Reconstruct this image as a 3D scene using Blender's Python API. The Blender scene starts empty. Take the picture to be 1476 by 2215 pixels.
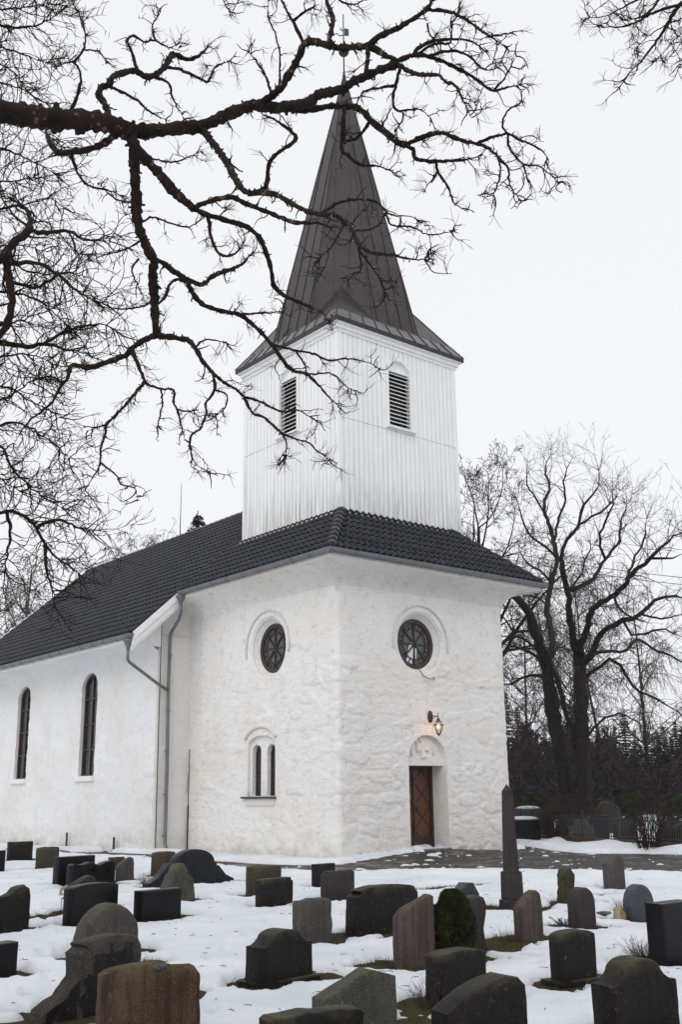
import bpy, bmesh, math, random
import numpy as np
from mathutils import Vector, Matrix, noise
R = math.radians
scene = bpy.context.scene
col = scene.collection

# ---------------------------------------------------------------- camera
CAM = np.array([-17.428, -21.430, 1.65])
CM = np.array([[0.77453595, -0.63242118, -0.01172651],
               [0.15640139, 0.20944475, -0.96523132],
               [0.61288879, 0.74577231, 0.26113404]])
FPX, PW, PH = 2253.36, 1476.0, 2215.0
cd = bpy.data.cameras.new("camera"); cam = bpy.data.objects.new("camera", cd); col.objects.link(cam)
rot = Matrix(((CM[0][0], -CM[1][0], -CM[2][0]), (CM[0][1], -CM[1][1], -CM[2][1]), (CM[0][2], -CM[1][2], -CM[2][2])))
cam.matrix_world = Matrix.Translation(Vector(CAM)) @ rot.to_4x4()
cd.sensor_fit = 'VERTICAL'; cd.sensor_height = 36.0; cd.lens = FPX / PH * 36.0
cd.clip_start = 0.1; cd.clip_end = 3000.0
scene.camera = cam

# ---------------------------------------------------------------- sky, sun, exposure
SUN_EL, SUN_AZ = R(38), R(238)          # overcast: the sun is only a faint soft lobe to the left
w = bpy.data.worlds.new("World"); scene.world = w; w.use_nodes = True
nt = w.node_tree; nt.nodes.clear()
out = nt.nodes.new('ShaderNodeOutputWorld'); bg = nt.nodes.new('ShaderNodeBackground')
sky = nt.nodes.new('ShaderNodeTexSky'); sky.sky_type = 'NISHITA'; sky.sun_disc = False
sky.sun_elevation = SUN_EL; sky.sun_rotation = SUN_AZ; sky.air_density = 1.0; sky.dust_density = 4.0
hs = nt.nodes.new('ShaderNodeHueSaturation'); hs.inputs['Saturation'].default_value = 0.10
mx = nt.nodes.new('ShaderNodeMix'); mx.data_type = 'RGBA'; mx.inputs[0].default_value = 0.84
mx.inputs[7].default_value = (9.35, 9.5, 9.9, 1)       # the even cloud layer over the clear-sky model
nt.links.new(sky.outputs[0], hs.inputs['Color']); nt.links.new(hs.outputs[0], mx.inputs[6])
nt.links.new(mx.outputs[2], bg.inputs['Color']); bg.inputs['Strength'].default_value = 0.10
nt.links.new(bg.outputs[0], out.inputs[0])
sd = bpy.data.lights.new("sun", 'SUN'); sd.energy = 0.5; sd.angle = R(50); sd.color = (1, .97, .94)
so = bpy.data.objects.new("sun", sd); col.objects.link(so); so.location = (-40, -10, 40)
sdir = Vector((math.sin(SUN_AZ) * math.cos(SUN_EL), math.cos(SUN_AZ) * math.cos(SUN_EL), math.sin(SUN_EL)))
so.rotation_euler = sdir.to_track_quat('Z', 'Y').to_euler()
vs = scene.view_settings; vs.view_transform = 'Standard'; vs.look = 'None'; vs.exposure = 0.13; vs.gamma = 1.0
scene.cycles.max_bounces = 6; scene.cycles.volume_bounces = 0

# ---------------------------------------------------------------- helpers
def tag(o, label=None, cat=None, group=None, kind=None):
    if label: o['label'] = label
    if cat: o['category'] = cat
    if group: o['group'] = group
    if kind: o['kind'] = kind
    return o
def empty(name, loc=(0, 0, 0), rz=0.0):
    o = bpy.data.objects.new(name, None); o.location = loc; o.rotation_euler = (0, 0, rz); o.empty_display_size = .2
    col.objects.link(o); return o
def obj(name, me, mats, parent=None, smooth=False):
    o = bpy.data.objects.new(name, me)
    for m in (mats if isinstance(mats, (list, tuple)) else [mats]): me.materials.append(m)
    if smooth: me.polygons.foreach_set('use_smooth', [True] * len(me.polygons))
    col.objects.link(o)
    if parent is not None: o.parent = parent
    return o
class MB:
    """collects shapes into one mesh"""
    def __init__(s): s.v = []; s.f = []; s.m = []; s.mi = 0
    def add(s, vs, fs):
        n = len(s.v); s.v += [tuple(map(float, p)) for p in vs]
        for f in fs: s.f.append(tuple(i + n for i in f)); s.m.append(s.mi)
    def box(s, x0, y0, z0, x1, y1, z1):
        s.add([(x0, y0, z0), (x1, y0, z0), (x1, y1, z0), (x0, y1, z0), (x0, y0, z1), (x1, y0, z1), (x1, y1, z1), (x0, y1, z1)],
              [(0, 3, 2, 1), (4, 5, 6, 7), (0, 1, 5, 4), (1, 2, 6, 5), (2, 3, 7, 6), (3, 0, 4, 7)])
    def bar(s, a, b, w, h, up=(0, 0, 1)):
        a, b = Vector(a), Vector(b); d = (b - a).normalized(); u = Vector(up)
        if abs(d.dot(u)) > .98: u = Vector((1, 0, 0))
        x = d.cross(u).normalized() * w / 2; y = x.cross(d).normalized() * h / 2
        s.add([a - x - y, a + x - y, a + x + y, a - x + y, b - x - y, b + x - y, b + x + y, b - x + y],
              [(0, 1, 2, 3), (7, 6, 5, 4), (0, 4, 5, 1), (1, 5, 6, 2), (2, 6, 7, 3), (3, 7, 4, 0)])
    def tube(s, pts, rad, n=6, cap=True):
        P = np.array(pts, float); k = len(P)
        rad = np.full(k, rad) if np.isscalar(rad) else np.array(rad, float)
        T = np.gradient(P, axis=0); T /= np.linalg.norm(T, axis=1)[:, None] + 1e-12
        ref = np.array([0, 0, 1.]) if abs(T[0][2]) < .9 else np.array([1., 0, 0])
        a = np.arange(n) * 2 * np.pi / n; ca, sa = np.cos(a), np.sin(a); V = []
        for i in range(k):
            x = np.cross(T[i], ref); l = np.linalg.norm(x)
            if l < 1e-6: x = np.cross(T[i], np.array([.3, .9, .2])); l = np.linalg.norm(x)
            x /= l; y = np.cross(T[i], x); ref = np.cross(x, T[i])
            V.append(P[i] + rad[i] * (ca[:, None] * x + sa[:, None] * y))
        V = np.concatenate(V); F = []
        for i in range(k - 1):
            for j in range(n):
                j2 = (j + 1) % n; F.append((i * n + j, i * n + j2, (i + 1) * n + j2, (i + 1) * n + j))
        if cap and n > 2: F.append(tuple(range(n - 1, -1, -1))); F.append(tuple((k - 1) * n + j for j in range(n)))
        s.add(V, F)
    def lathe(s, prof, o=(0, 0, 0), n=16, ax=((1, 0, 0), (0, 1, 0), (0, 0, 1))):
        o = Vector(o); X, Y, Z = map(Vector, ax); V = []; F = []
        for r, z in prof:
            for j in range(n):
                a = 2 * math.pi * j / n; V.append(o + X * (r * math.cos(a)) + Y * (r * math.sin(a)) + Z * z)
        for i in range(len(prof) - 1):
            for j in range(n):
                j2 = (j + 1) % n; F.append((i * n + j, i * n + j2, (i + 1) * n + j2, (i + 1) * n + j))
        F.append(tuple(range(n - 1, -1, -1))); F.append(tuple((len(prof) - 1) * n + j for j in range(n)))
        s.add(V, F)
    def prism(s, poly, o, X, Y, Z, d0, d1):
        """polygon in the X,Y plane extruded along Z from d0 to d1"""
        o, X, Y, Z = Vector(o), Vector(X), Vector(Y), Vector(Z); n = len(poly)
        V = [o + X * p[0] + Y * p[1] + Z * d0 for p in poly] + [o + X * p[0] + Y * p[1] + Z * d1 for p in poly]
        F = [tuple(range(n - 1, -1, -1)), tuple(range(n, 2 * n))] + [(i, (i + 1) % n, n + (i + 1) % n, n + i) for i in range(n)]
        s.add(V, F)
    def mesh(s, name):
        me = bpy.data.meshes.new(name); me.from_pydata(s.v, [], s.f)
        if any(s.m): me.polygons.foreach_set('material_index', s.m)
        me.update(); return me
    def build(s, name, mats, parent=None, smooth=False, fix=False):
        me = s.mesh(name)
        if fix:
            b = bmesh.new(); b.from_mesh(me); bmesh.ops.recalc_face_normals(b, faces=b.faces); b.to_mesh(me); b.free()
        return obj(name, me, mats, parent, smooth)
def at(px, py, dist):
    """point on the sight line of a photo pixel at a horizontal distance from the viewpoint"""
    d = CM.T @ np.array([(px - PW / 2) / FPX, (py - PH / 2) / FPX, 1.0]); return CAM + d * dist / math.hypot(d[0], d[1])
def gnd(px, py, z=0.0):
    d = CM.T @ np.array([(px - PW / 2) / FPX, (py - PH / 2) / FPX, 1.0]); return CAM + d * (z - CAM[2]) / d[2]

# value noise on arrays
_rs = np.random.RandomState(5); _T = _rs.rand(256, 256)
def vnoise(x, y):
    xi = np.floor(x).astype(int); yi = np.floor(y).astype(int); fx = x - xi; fy = y - yi
    fx = fx * fx * (3 - 2 * fx); fy = fy * fy * (3 - 2 * fy)
    a = _T[xi & 255, yi & 255]; b = _T[(xi + 1) & 255, yi & 255]; c = _T[xi & 255, (yi + 1) & 255]; d = _T[(xi + 1) & 255, (yi + 1) & 255]
    return (a * (1 - fx) + b * fx) * (1 - fy) + (c * (1 - fx) + d * fx) * fy
def fbm(x, y, o=4):
    s = 0; a = .5
    for k in range(o): s = s + a * vnoise(x * 2 ** k + 17.3 * k, y * 2 ** k + 5.1 * k); a /= 2
    return s

# ---------------------------------------------------------------- materials
class NT:
    def __init__(s, name):
        s.m = bpy.data.materials.new(name); s.m.use_nodes = True; s.t = s.m.node_tree; s.b = s.t.nodes['Principled BSDF']
        s.tc = s.t.nodes.new('ShaderNodeTexCoord')
    def n(s, k, **kw):
        o = s.t.nodes.new(k)
        for a, b in kw.items(): setattr(o, a, b)
        return o
    def l(s, a, b): s.t.links.new(a, b)
    def map(s, scale=(1, 1, 1), src='Object'):
        m = s.n('ShaderNodeMapping'); m.inputs['Scale'].default_value = scale; s.l(s.tc.outputs[src], m.inputs[0]); return m.outputs[0]
    def noise(s, vec, scale, detail=4, rough=.55, dist=0):
        q = s.n('ShaderNodeTexNoise'); q.inputs['Scale'].default_value = scale; q.inputs['Detail'].default_value = detail
        q.inputs['Roughness'].default_value = rough; q.inputs['Distortion'].default_value = dist; s.l(vec, q.inputs['Vector']); return q.outputs[0]
    def voro(s, vec, scale, feature='F1', out=0):
        q = s.n('ShaderNodeTexVoronoi', feature=feature); q.inputs['Scale'].default_value = scale; s.l(vec, q.inputs['Vector']); return q.outputs[out]
    def ramp(s, val, stops):
        q = s.n('ShaderNodeValToRGB'); e = q.color_ramp.elements
        while len(e) < len(stops): e.new(.5)
        for i, (p, c) in enumerate(stops):
            e[i].position = p; e[i].color = (c, c, c, 1) if isinstance(c, (int, float)) else (*c, 1)
        s.l(val, q.inputs[0]); return q.outputs[0]
    def mix(s, fac, a, b, mode='MIX'):
        q = s.n('ShaderNodeMix', data_type='RGBA', blend_type=mode)
        for i, v in ((0, fac), (6, a), (7, b)):
            if isinstance(v, (int, float)): q.inputs[i].default_value = v
            elif isinstance(v, tuple): q.inputs[i].default_value = (*v, 1)
            else: s.l(v, q.inputs[i])
        return q.outputs[2]
    def math(s, op, a, b=0.0):
        q = s.n('ShaderNodeMath', operation=op)
        for i, v in ((0, a), (1, b)):
            if isinstance(v, (int, float)): q.inputs[i].default_value = v
            else: s.l(v, q.inputs[i])
        return q.outputs[0]
    def sep(s, vec):
        q = s.n('ShaderNodeSeparateXYZ'); s.l(vec, q.inputs[0]); return q.outputs
    def bump(s, h, strength, dist=.02, prev=None):
        q = s.n('ShaderNodeBump'); q.inputs['Strength'].default_value = strength; q.inputs['Distance'].default_value = dist
        s.l(h, q.inputs['Height'])
        if prev is not None: s.l(prev, q.inputs['Normal'])
        return q.outputs[0]
    def done(s, colr, rough=.8, nrm=None, metal=0.0, spec=None):
        for k, v in (('Base Color', colr), ('Roughness', rough), ('Metallic', metal)):
            if isinstance(v, (int, float)): s.b.inputs[k].default_value = v
            elif isinstance(v, tuple): s.b.inputs[k].default_value = (*v, 1)
            else: s.l(v, s.b.inputs[k])
        if spec is not None: s.b.inputs['Specular IOR Level'].default_value = spec
        if nrm is not None: s.l(nrm, s.b.inputs['Normal'])
        return s.m
def whitewash(name, base, stone):
    t = NT(name); v = t.map(); big = t.noise(v, .55, 5, .6); mid = t.noise(v, 2.6, 5, .6); fine = t.noise(v, 16, 4, .6)
    warm = tuple(b * k for b, k in zip(base, (.93, .89, .83)))
    c = t.mix(t.ramp(big, [(.45, 0), (.75, 1)]), base, warm)
    grey = tuple(b * k for b, k in zip(base, (.80, .80, .80)))
    c = t.mix(t.math('MULTIPLY', t.ramp(mid, [(.55, 0), (.75, 1)]), .35), c, grey)
    z = t.sep(v)[2]
    foot = t.math('MULTIPLY', t.ramp(z, [(0.02, 1), (.22, .55), (.8, 0)]), t.ramp(mid, [(.3, .25), (.62, 1)]))   # splash dirt, algae
    c = t.mix(t.math('MULTIPLY', foot, .7), c, (.40, .37, .29))
    sv = t.map((2.6, 2.6, .12)); st = t.noise(sv, 1.6, 4, .6)
    c = t.mix(t.math('MULTIPLY', t.ramp(st, [(.58, 0), (.8, 1)]), .22), c, (.58, .54, .48))          # rain streaks
    # warmer, darker tone in the corner where the nave meets the tower
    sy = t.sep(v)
    if stone < .9: corner_tone = t.math('MULTIPLY', t.math('LESS_THAN', sy[1], 7.50), t.math('GREATER_THAN', sy[0], -1.19))
    else: corner_tone = t.math('MULTIPLY', t.ramp(t.math('SUBTRACT', sy[1], t.math('MULTIPLY', mid, .9)), [(0, 0), (1, 1)]), 0) if False else t.math('MULTIPLY', t.math('GREATER_THAN', t.math('SUBTRACT', sy[1], t.math('MULTIPLY', mid, .8)), 6.35), .5)
    c = t.mix(t.math('MULTIPLY', corner_tone, .55), c, (.66, .61, .55))
    # cracks between the stones
    wv = t.map((1, 1, 1.9)); wn = t.n('ShaderNodeVectorMath', operation='ADD')
    nn = t.n('ShaderNodeTexNoise'); nn.inputs['Scale'].default_value = 1.7; nn.inputs['Detail'].default_value = 3; t.l(wv, nn.inputs['Vector'])
    sc = t.n('ShaderNodeVectorMath', operation='SCALE'); sc.inputs['Scale'].default_value = .9; t.l(nn.outputs['Color'], sc.inputs[0])
    t.l(wv, wn.inputs[0]); t.l(sc.outputs[0], wn.inputs[1])
    ed = t.voro(wn.outputs[0], 2.3, 'DISTANCE_TO_EDGE')
    joint = t.ramp(ed, [(0, 0), (.10, .8), (.3, 1)])
    fade = t.ramp(z, [(0, 1), (.0, 1)]) if stone < 0 else None
    b1 = t.bump(joint, .12 * abs(stone), .04)
    b2 = t.bump(mid, .18 * abs(stone) + .15, .05, b1)
    b3 = t.bump(t.noise(t.map((1, 1, 2.0)), 7.5, 7, .68, .15), .50 * abs(stone) + .15, .035, b2)
    b4 = t.bump(fine, .35, .012, b3)
    crev = t.math('MULTIPLY', t.ramp(ed, [(0, 1), (.045, 0)]), t.ramp(mid, [(.42, 0), (.58, 1)]))
    c = t.mix(t.math('MULTIPLY', crev, .55 * abs(stone)), c, (.50, .45, .40))
    return t.done(c, .9, b4, spec=.25)
M = {}
M['stone_wash'] = whitewash('whitewashed_rubble', (.865, .845, .815), 1.0)
M['plaster'] = whitewash('whitewashed_plaster', (.835, .835, .83), .5)
def simple(name, c, rough=.6, var=.15, scale=6, metal=0.0, bump=.1, spec=None):
    t = NT(name); v = t.map(); n = t.noise(v, scale, 5, .6)
    cc = t.mix(t.ramp(n, [(.3, 0), (.7, 1)]), tuple(x * (1 - var) for x in c), tuple(min(1, x * (1 + var)) for x in c))
    return t.done(cc, rough, t.bump(t.noise(v, scale * 5, 3), bump, .01), metal, spec)
M['trim'] = simple('white_paint', (.84, .84, .83), .5, .05)
M['zinc'] = simple('zinc_grey', (.15, .16, .17), .42, .18, 3, .35)
M['iron'] = simple('black_iron', (.018, .018, .02), .5, .2)
M['frame'] = simple('dark_brown_frame', (.035, .016, .014), .5, .3)
M['glass_dark'] = simple('old_dark_glass', (.022, .02, .022), .12, .3, 2, 0, .05)
M['glass_grey'] = simple('grey_cover_glass', (.085, .085, .095), .25, .2, 2, 0, .03)
M['dark'] = simple('dark_interior', (.006, .006, .007), .9)
M['slate'] = simple('slate_sill', (.03, .033, .036), .4, .3)
M['threshold'] = simple('threshold_stone', (.20, .21, .22), .6, .25)
def m_boards():
    t = NT('white_painted_boards'); v = t.map(); n = t.noise(v, 1.2, 5, .6)
    bd = t.n('ShaderNodeTexWhiteNoise', noise_dimensions='3D'); sn = t.n('ShaderNodeVectorMath', operation='SNAP'); sn.inputs[1].default_value = (.19, .19, 60)
    t.l(v, sn.inputs[0]); t.l(sn.outputs[0], bd.inputs['Vector'])
    c = t.mix(t.math('MULTIPLY', bd.outputs[0], .10), (.87, .87, .865), (.80, .80, .785))
    z = t.sep(v)[2]
    dirt = t.math('MULTIPLY', t.noise(t.map((7, 7, .45)), 1.5, 4, .65), t.ramp(t.math('MULTIPLY', t.math('SUBTRACT', 12.4, z), .33), [(0, .55), (.5, .62), (1, 1.0)]))
    c = t.mix(t.math('MULTIPLY', t.ramp(dirt, [(.30, 0), (.62, 1)]), .75), c, (.36, .36, .33))
    c = t.mix(t.math('MULTIPLY', t.ramp(n, [(.5, 0), (.75, 1)]), .25), c, (.70, .70, .66))
    return t.done(c, .55, t.bump(t.noise(t.map((30, 30, 1.2)), 2, 4), .12, .01))
M['boards'] = m_boards()
def m_tile():
    t = NT('black_glazed_tile'); v = t.map(); n = t.noise(v, 3, 4)
    c = t.mix(n, (.004, .006, .012), (.010, .013, .023))
    wn = t.noise(v, 1.1, 4); c = t.mix(t.math('MULTIPLY', t.ramp(wn, [(.55, 0), (.8, 1)]), .4), c, (.028, .029, .032))
    tv = t.n('ShaderNodeTexWhiteNoise', noise_dimensions='3D'); sn = t.n('ShaderNodeVectorMath', operation='SNAP'); sn.inputs[1].default_value = (.26, .262, .25); t.l(v, sn.inputs[0]); t.l(sn.outputs[0], tv.inputs['Vector'])
    c = t.mix(t.math('MULTIPLY', tv.outputs[0], .45), c, (.030, .030, .034))
    return t.done(c, t.ramp(n, [(.3, .25), (.7, .42)]), t.bump(t.noise(v, 40, 2), .08, .005), 0, .22)
M['tile'] = m_tile()
def m_spire():
    t = NT('brown_sheet_copper'); v = t.map(); n = t.noise(v, 1.3, 5, .6); st = t.noise(t.map((3, 3, .25)), 1.5, 5, .6)
    c = t.mix(t.ramp(n, [(.35, 0), (.7, 1)]), (.030, .023, .024), (.054, .040, .040))
    c = t.mix(t.math('MULTIPLY', t.ramp(st, [(.5, 0), (.75, 1)]), .5), c, (.045, .046, .05))
    br = t.n('ShaderNodeTexBrick'); br.inputs['Scale'].default_value = 1.0; br.inputs['Mortar Size'].default_value = .012
    br.inputs['Brick Width'].default_value = .6; br.inputs['Row Height'].default_value = 1.1
    # sheet joints: brick on (angle-free) x+y, z
    s3 = t.sep(v); cb = t.n('ShaderNodeCombineXYZ'); t.l(t.math('ADD', s3[0], s3[1]), cb.inputs[0]); t.l(s3[2], cb.inputs[1]); t.l(cb.outputs[0], br.inputs['Vector'])
    br.inputs['Color1'].default_value = (.8, .8, .8, 1); br.inputs['Color2'].default_value = (1, 1, 1, 1); br.inputs['Mortar'].default_value = (.45, .45, .45, 1)
    c = t.mix(.7, c, br.outputs['Color'], 'MULTIPLY')
    return t.done(c, t.ramp(n, [(.3, .22), (.7, .38)]), t.bump(t.noise(v, 5, 3), .10, .02), 0, .22)
M['copper'] = m_spire()
M['sheet'] = simple('sky_sheen_skirt_metal', (.115, .118, .122), .35, .2, 2, 0, .1)  # skirt metal coloured lighter to stand for the sky it reflects
def m_door():
    t = NT('brown_panelled_door_wood'); v = t.map(); s3 = t.sep(v)
    d1 = t.math('FRACT', t.math('MULTIPLY', t.math('ADD', s3[0], s3[2]), 1.55)); d2 = t.math('FRACT', t.math('MULTIPLY', t.math('SUBTRACT', s3[0], s3[2]), 1.55))
    ln = t.math('MINIMUM', t.math('MINIMUM', d1, t.math('SUBTRACT', 1, d1)), t.math('MINIMUM', d2, t.math('SUBTRACT', 1, d2)))
    n = t.noise(t.map((6, 6, 1)), 3, 5)
    c = t.mix(n, (.078, .024, .009), (.145, .048, .018))
    c = t.mix(t.ramp(ln, [(0.02, 1), (.09, 0)]), c, (.028, .009, .005))
    return t.done(c, .45, t.bump(t.ramp(ln, [(0, 0), (.08, 1)]), .6, .02))
M['door'] = m_door()
# ================================================================ the church
SX, SY, SZ = 6.55, 7.42, 7.72           # stone tower base
church = empty('church'); tag(church, 'white stone church with a timber belfry, copper spire and black tiled roof', 'church')

def calm(x, y, z):
    """smooth plaster margins round the openings of the tower"""
    if y < .3: ds = (math.hypot(x - 3.06, z - 5.76) - .85, max(abs(x - 3.2) - .73, z - 3.2) if z < 2.46 else math.hypot(x - 3.2, z - 2.46) - .74)
    elif x < .3: ds = (math.hypot(y - 3.2, z - 5.76) - .85, max(abs(y - 3.47) - .7, abs(z - 2.5) - 1.0))
    else: return 1.0
    t = max(0.0, min(1.0, min(ds) / .35)); return .15 + .85 * t * t * (3 - 2 * t)
def ring_wall(x0, y0, x1, y1, z0, z1, step, rad, amp, zs):
    """closed box of a wall block: rounded corners, rubble relief pushed into the faces"""
    pts = []; nor = []
    cs = [(x0 + rad, y0 + rad, 180), (x1 - rad, y0 + rad, 270), (x1 - rad, y1 - rad, 0), (x0 + rad, y1 - rad, 90)]
    for i, (cx, cy, a0) in enumerate(cs):
        for k in range(5):
            a = R(a0 + k * 22.5); pts.append((cx + rad * math.cos(a), cy + rad * math.sin(a))); nor.append((math.cos(a), math.sin(a)))
        nx, ny, na = cs[(i + 1) % 4]; a = R(a0 + 90); e0 = pts[-1]; e1 = (nx + rad * math.cos(a), ny + rad * math.sin(a))
        L = math.hypot(e1[0] - e0[0], e1[1] - e0[1]); n = max(1, int(L / step))
        for k in range(1, n): pts.append((e0[0] + (e1[0] - e0[0]) * k / n, e0[1] + (e1[1] - e0[1]) * k / n)); nor.append((math.cos(a), math.sin(a)))
    nz = int((z1 - z0) / step); V = []; n = len(pts)
    for j in range(nz + 1):
        z = z0 + (z1 - z0) * j / nz
        for (x, y), (u, v) in zip(pts, nor):
            A = amp(z)
            if A > .001 and (u < .3 or v < -.3 or x > x1 - 1):
                p = Vector((x, y, z)); wv = noise.noise_vector(p * .9) * .35
                q = Vector(((x + wv.x) / .80, (y + wv.y) / .80, (z + wv.z * .6) / (zs * 1.1)))
                ds, pp = noise.voronoi(q, distance_metric='DISTANCE', exponent=2.5)
                e = min(1.0, (ds[1] - ds[0]) / .16); e = e * e * (3 - 2 * e)
                cid = noise.cell(q * 1.0 + Vector(pp[0]) * 9.7) if False else noise.noise(Vector(pp[0]) * 5.3)
                d = A * calm(x, y, z) * (e * .24 + .70 * cid * e + .12 * noise.noise(p * 2.2) + .20 * noise.noise(Vector((x * 3.2, y * 3.2, z * 11))) + .10 * noise.noise(Vector((x * 9, y * 9, z * 16))) + .2 * noise.noise(p * .7) - .2)
            else: d = 0
            V.append((x + u * d, y + v * d, z))
    F = []
    for j in range(nz):
        for i in range(n):
            i2 = (i + 1) % n; F.append((j * n + i, j * n + i2, (j + 1) * n + i2, (j + 1) * n + i))
    F.append(tuple(range(n - 1, -1, -1))); F.append(tuple(nz * n + i for i in range(n)))
    m = MB(); m.add(V, F); return m
def cut(o, cutters):
    """carve openings; the cutting solids are thrown away"""
    for c in cutters:
        co = bpy.data.objects.new('cutter', c.mesh('cutter')); col.objects.link(co)
        b = bmesh.new(); b.from_mesh(co.data); bmesh.ops.recalc_face_normals(b, faces=b.faces); b.to_mesh(co.data); b.free()
        md = o.modifiers.new('cut', 'BOOLEAN'); md.operation = 'DIFFERENCE'; md.object = co
        try: md.solver = 'MANIFOLD'
        except TypeError: md.solver = 'EXACT'
        dg = bpy.context.evaluated_depsgraph_get(); dg.update(); me = bpy.data.meshes.new_from_object(o.evaluated_get(dg))
        if len(me.polygons) < 10:
            md.solver = 'EXACT'; dg = bpy.context.evaluated_depsgraph_get(); dg.update(); me = bpy.data.meshes.new_from_object(o.evaluated_get(dg))
        o.modifiers.clear(); o.data = me; bpy.data.objects.remove(co)
def arch_poly(s0, s1, z0, zs, zt, n=14):
    """opening outline: jambs to the springing zs, elliptical head to zt"""
    c, a, b = (s0 + s1) / 2, (s1 - s0) / 2, zt - zs
    return [(s0, z0), (s1, z0)] + [(c + a * math.cos(math.pi * k / n), zs + b * math.sin(math.pi * k / n)) for k in range(n + 1)]
# walls: front face looks to -Y, left face looks to -X
def front(s): return dict(o=(0, s, 0), X=(1, 0, 0), Y=(0, 0, 1), Z=(0, 1, 0))
def left(s): return dict(o=(s, 0, 0), X=(0, 1, 0), Y=(0, 0, 1), Z=(1, 0, 0))
RF, RL, RZ = 3.06, 3.20, 5.76            # round window centres
amp_t = lambda z: .048 * (1 if z < 4.6 else max(.22, 1 - (z - 4.6) / 2.2))
tw = ring_wall(0, 0, SX, SY + .3, -.3, SZ, .042, .13, amp_t, .30).build('tower_wall', M['stone_wash'], church, True)
cs = []
for fr, c in ((front(0), RF), (left(0), RL)):
    m = MB(); m.lathe([(.95, -.3), (.90, 0), (.83, .07), (.83, .10), (.72, .24), (.72, .55)], (fr['o'][0] + fr['X'][0] * c, fr['o'][1] + fr['X'][1] * c, RZ), 40,
                      (fr['X'], fr['Y'], fr['Z'])); cs.append(m)
m = MB(); m.prism(arch_poly(2.47, 3.93, -.5, 2.46, 3.20, 20), **front(0), d0=-.4, d1=.15); cs.append(m)
m = MB(); m.prism([(2.47, -.6), (3.93, -.6), (3.93, 2.38), (2.47, 2.38)], **front(0), d0=.10, d1=.95); cs.append(m)
m = MB(); m.prism(arch_poly(2.80, 4.14, 1.60, 3.02, 3.28, 14), **left(0), d0=-.4, d1=.10); cs.append(m)
for a, b in ((2.92, 3.31), (3.62, 4.05)):
    m = MB(); m.prism(arch_poly(a, b, 1.62, 2.86, 3.04, 10), **left(0), d0=.05, d1=.5); cs.append(m)
cut(tw, cs)
nav = ring_wall(-1.2, 7.42, 7.8, 21.6, -.3, 6.55, .07, .10, lambda z: .05, .34).build('nave_wall', M['plaster'], church, True)
cs = []; NW = ((11.49, 12.65), (17.05, 18.2))
for a, b in NW:
    m = MB(); m.prism(arch_poly(a, b, 2.33, 5.28, 5.78, 14), **left(-1.2), d0=-.4, d1=.30); cs.append(m)
cut(nav, cs)
# west gable of the nave, up to the slope of the roof
ZE, XE, SL = 7.80, -.90, .90             # roof plane: z = ZE + SL (x - XE)
XR = 3.25; ZR = ZE + SL * (XR - XE)
NX = -2.50; NZ = ZE + SL * (NX - XE)     # nave eave
m = MB(); m.prism([(-1.2, 6.5), (7.8, 6.5), (7.8, 7.3), (XR, ZR - .28), (-1.2, 7.28)], **front(0), d0=7.45, d1=7.75)
m.build('gable_wall', M['plaster'], church); m = MB()
m.prism([(-1.2, 6.5), (7.8, 6.5), (7.8, 7.3), (XR, ZR - .28), (-1.2, 7.28)], **front(0), d0=21.3, d1=21.6)
m.build('gable_wall', M['plaster'], church)

# ---- roof tiles: a wavy, stepped sheet clipped to each slope
def tile_sheet(O, U, Vd, lu, lv, clips):
    O, U, Vd = Vector(O), Vector(U).normalized(), Vector(Vd).normalized(); N = U.cross(Vd)
    if N.z < 0: N = -N
    wv, cr = .235, .345; nu = int(lu / wv * 8) + 1; ncr = int(lv / cr) + 1; V = []; F = []
    prof = [.0, .030, .078, .106, .112, .098, .064, .024]
    row = 0
    for c in range(ncr):
        for k, (vv, lift) in enumerate(((0, .0), (.001, .046), (.5, .030), (.999, .012))):
            for i in range(nu + 1):
                s = i * wv / 8; h = prof[i % 8] + lift
                if k == 0: h = prof[i % 8] * .6 - .006
                V.append(O + U * s + Vd * ((c + vv) * cr) + N * h)
    for r in range(ncr * 4 - 1):
        for i in range(nu): a = r * (nu + 1) + i; F.append((a, a + 1, a + nu + 2, a + nu + 1))
    me = bpy.data.meshes.new('roof_tiles'); me.from_pydata([tuple(p) for p in V], [], F)
    b = bmesh.new(); b.from_mesh(me)
    for co, no in clips:
        g = b.verts[:] + b.edges[:] + b.faces[:]
        bmesh.ops.bisect_plane(b, geom=g, plane_co=co, plane_no=no, clear_outer=True)
    bmesh.ops.recalc_face_normals(b, faces=b.faces)
    if sum(f.normal.z for f in b.faces) < 0: bmesh.ops.reverse_faces(b, faces=b.faces)
    b.to_mesh(me); b.free(); return me
q = math.hypot(1, SL); BY0, BY1 = 6.62, 22.0
FW = 2 * XR - XE                          # right eave x of the tower roof
NR = 2 * XR - NX
roof = empty('roof'); roof.parent = church
up_l = Vector((1, 0, SL)).normalized(); up_r = Vector((-1, 0, SL)).normalized(); up_f = Vector((0, 1, SL)).normalized()
hip_l = ((XE, XE, ZE), (1, -1, 0)); hip_r = ((FW, XE, ZE), (-1, -1, 0))
LS = (XR - XE) * q
RT = []
RT.append(tile_sheet((XE, XE, ZE), (0, 1, 0), up_l, BY0 - XE, LS, [((XE, XE, ZE), (1, -1, 0)) if False else ((XE, XE, ZE), (1, -1, 0)), ((0, BY0, 0), (0, 1, 0)), ((XR, 0, 0), (1, 0, 0))]))
RT.append(tile_sheet((NX, BY0, NZ), (0, 1, 0), up_l, BY1 - BY0, (XR - NX) * q, [((0, BY1, 0), (0, 1, 0)), ((XR, 0, 0), (1, 0, 0))]))
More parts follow.
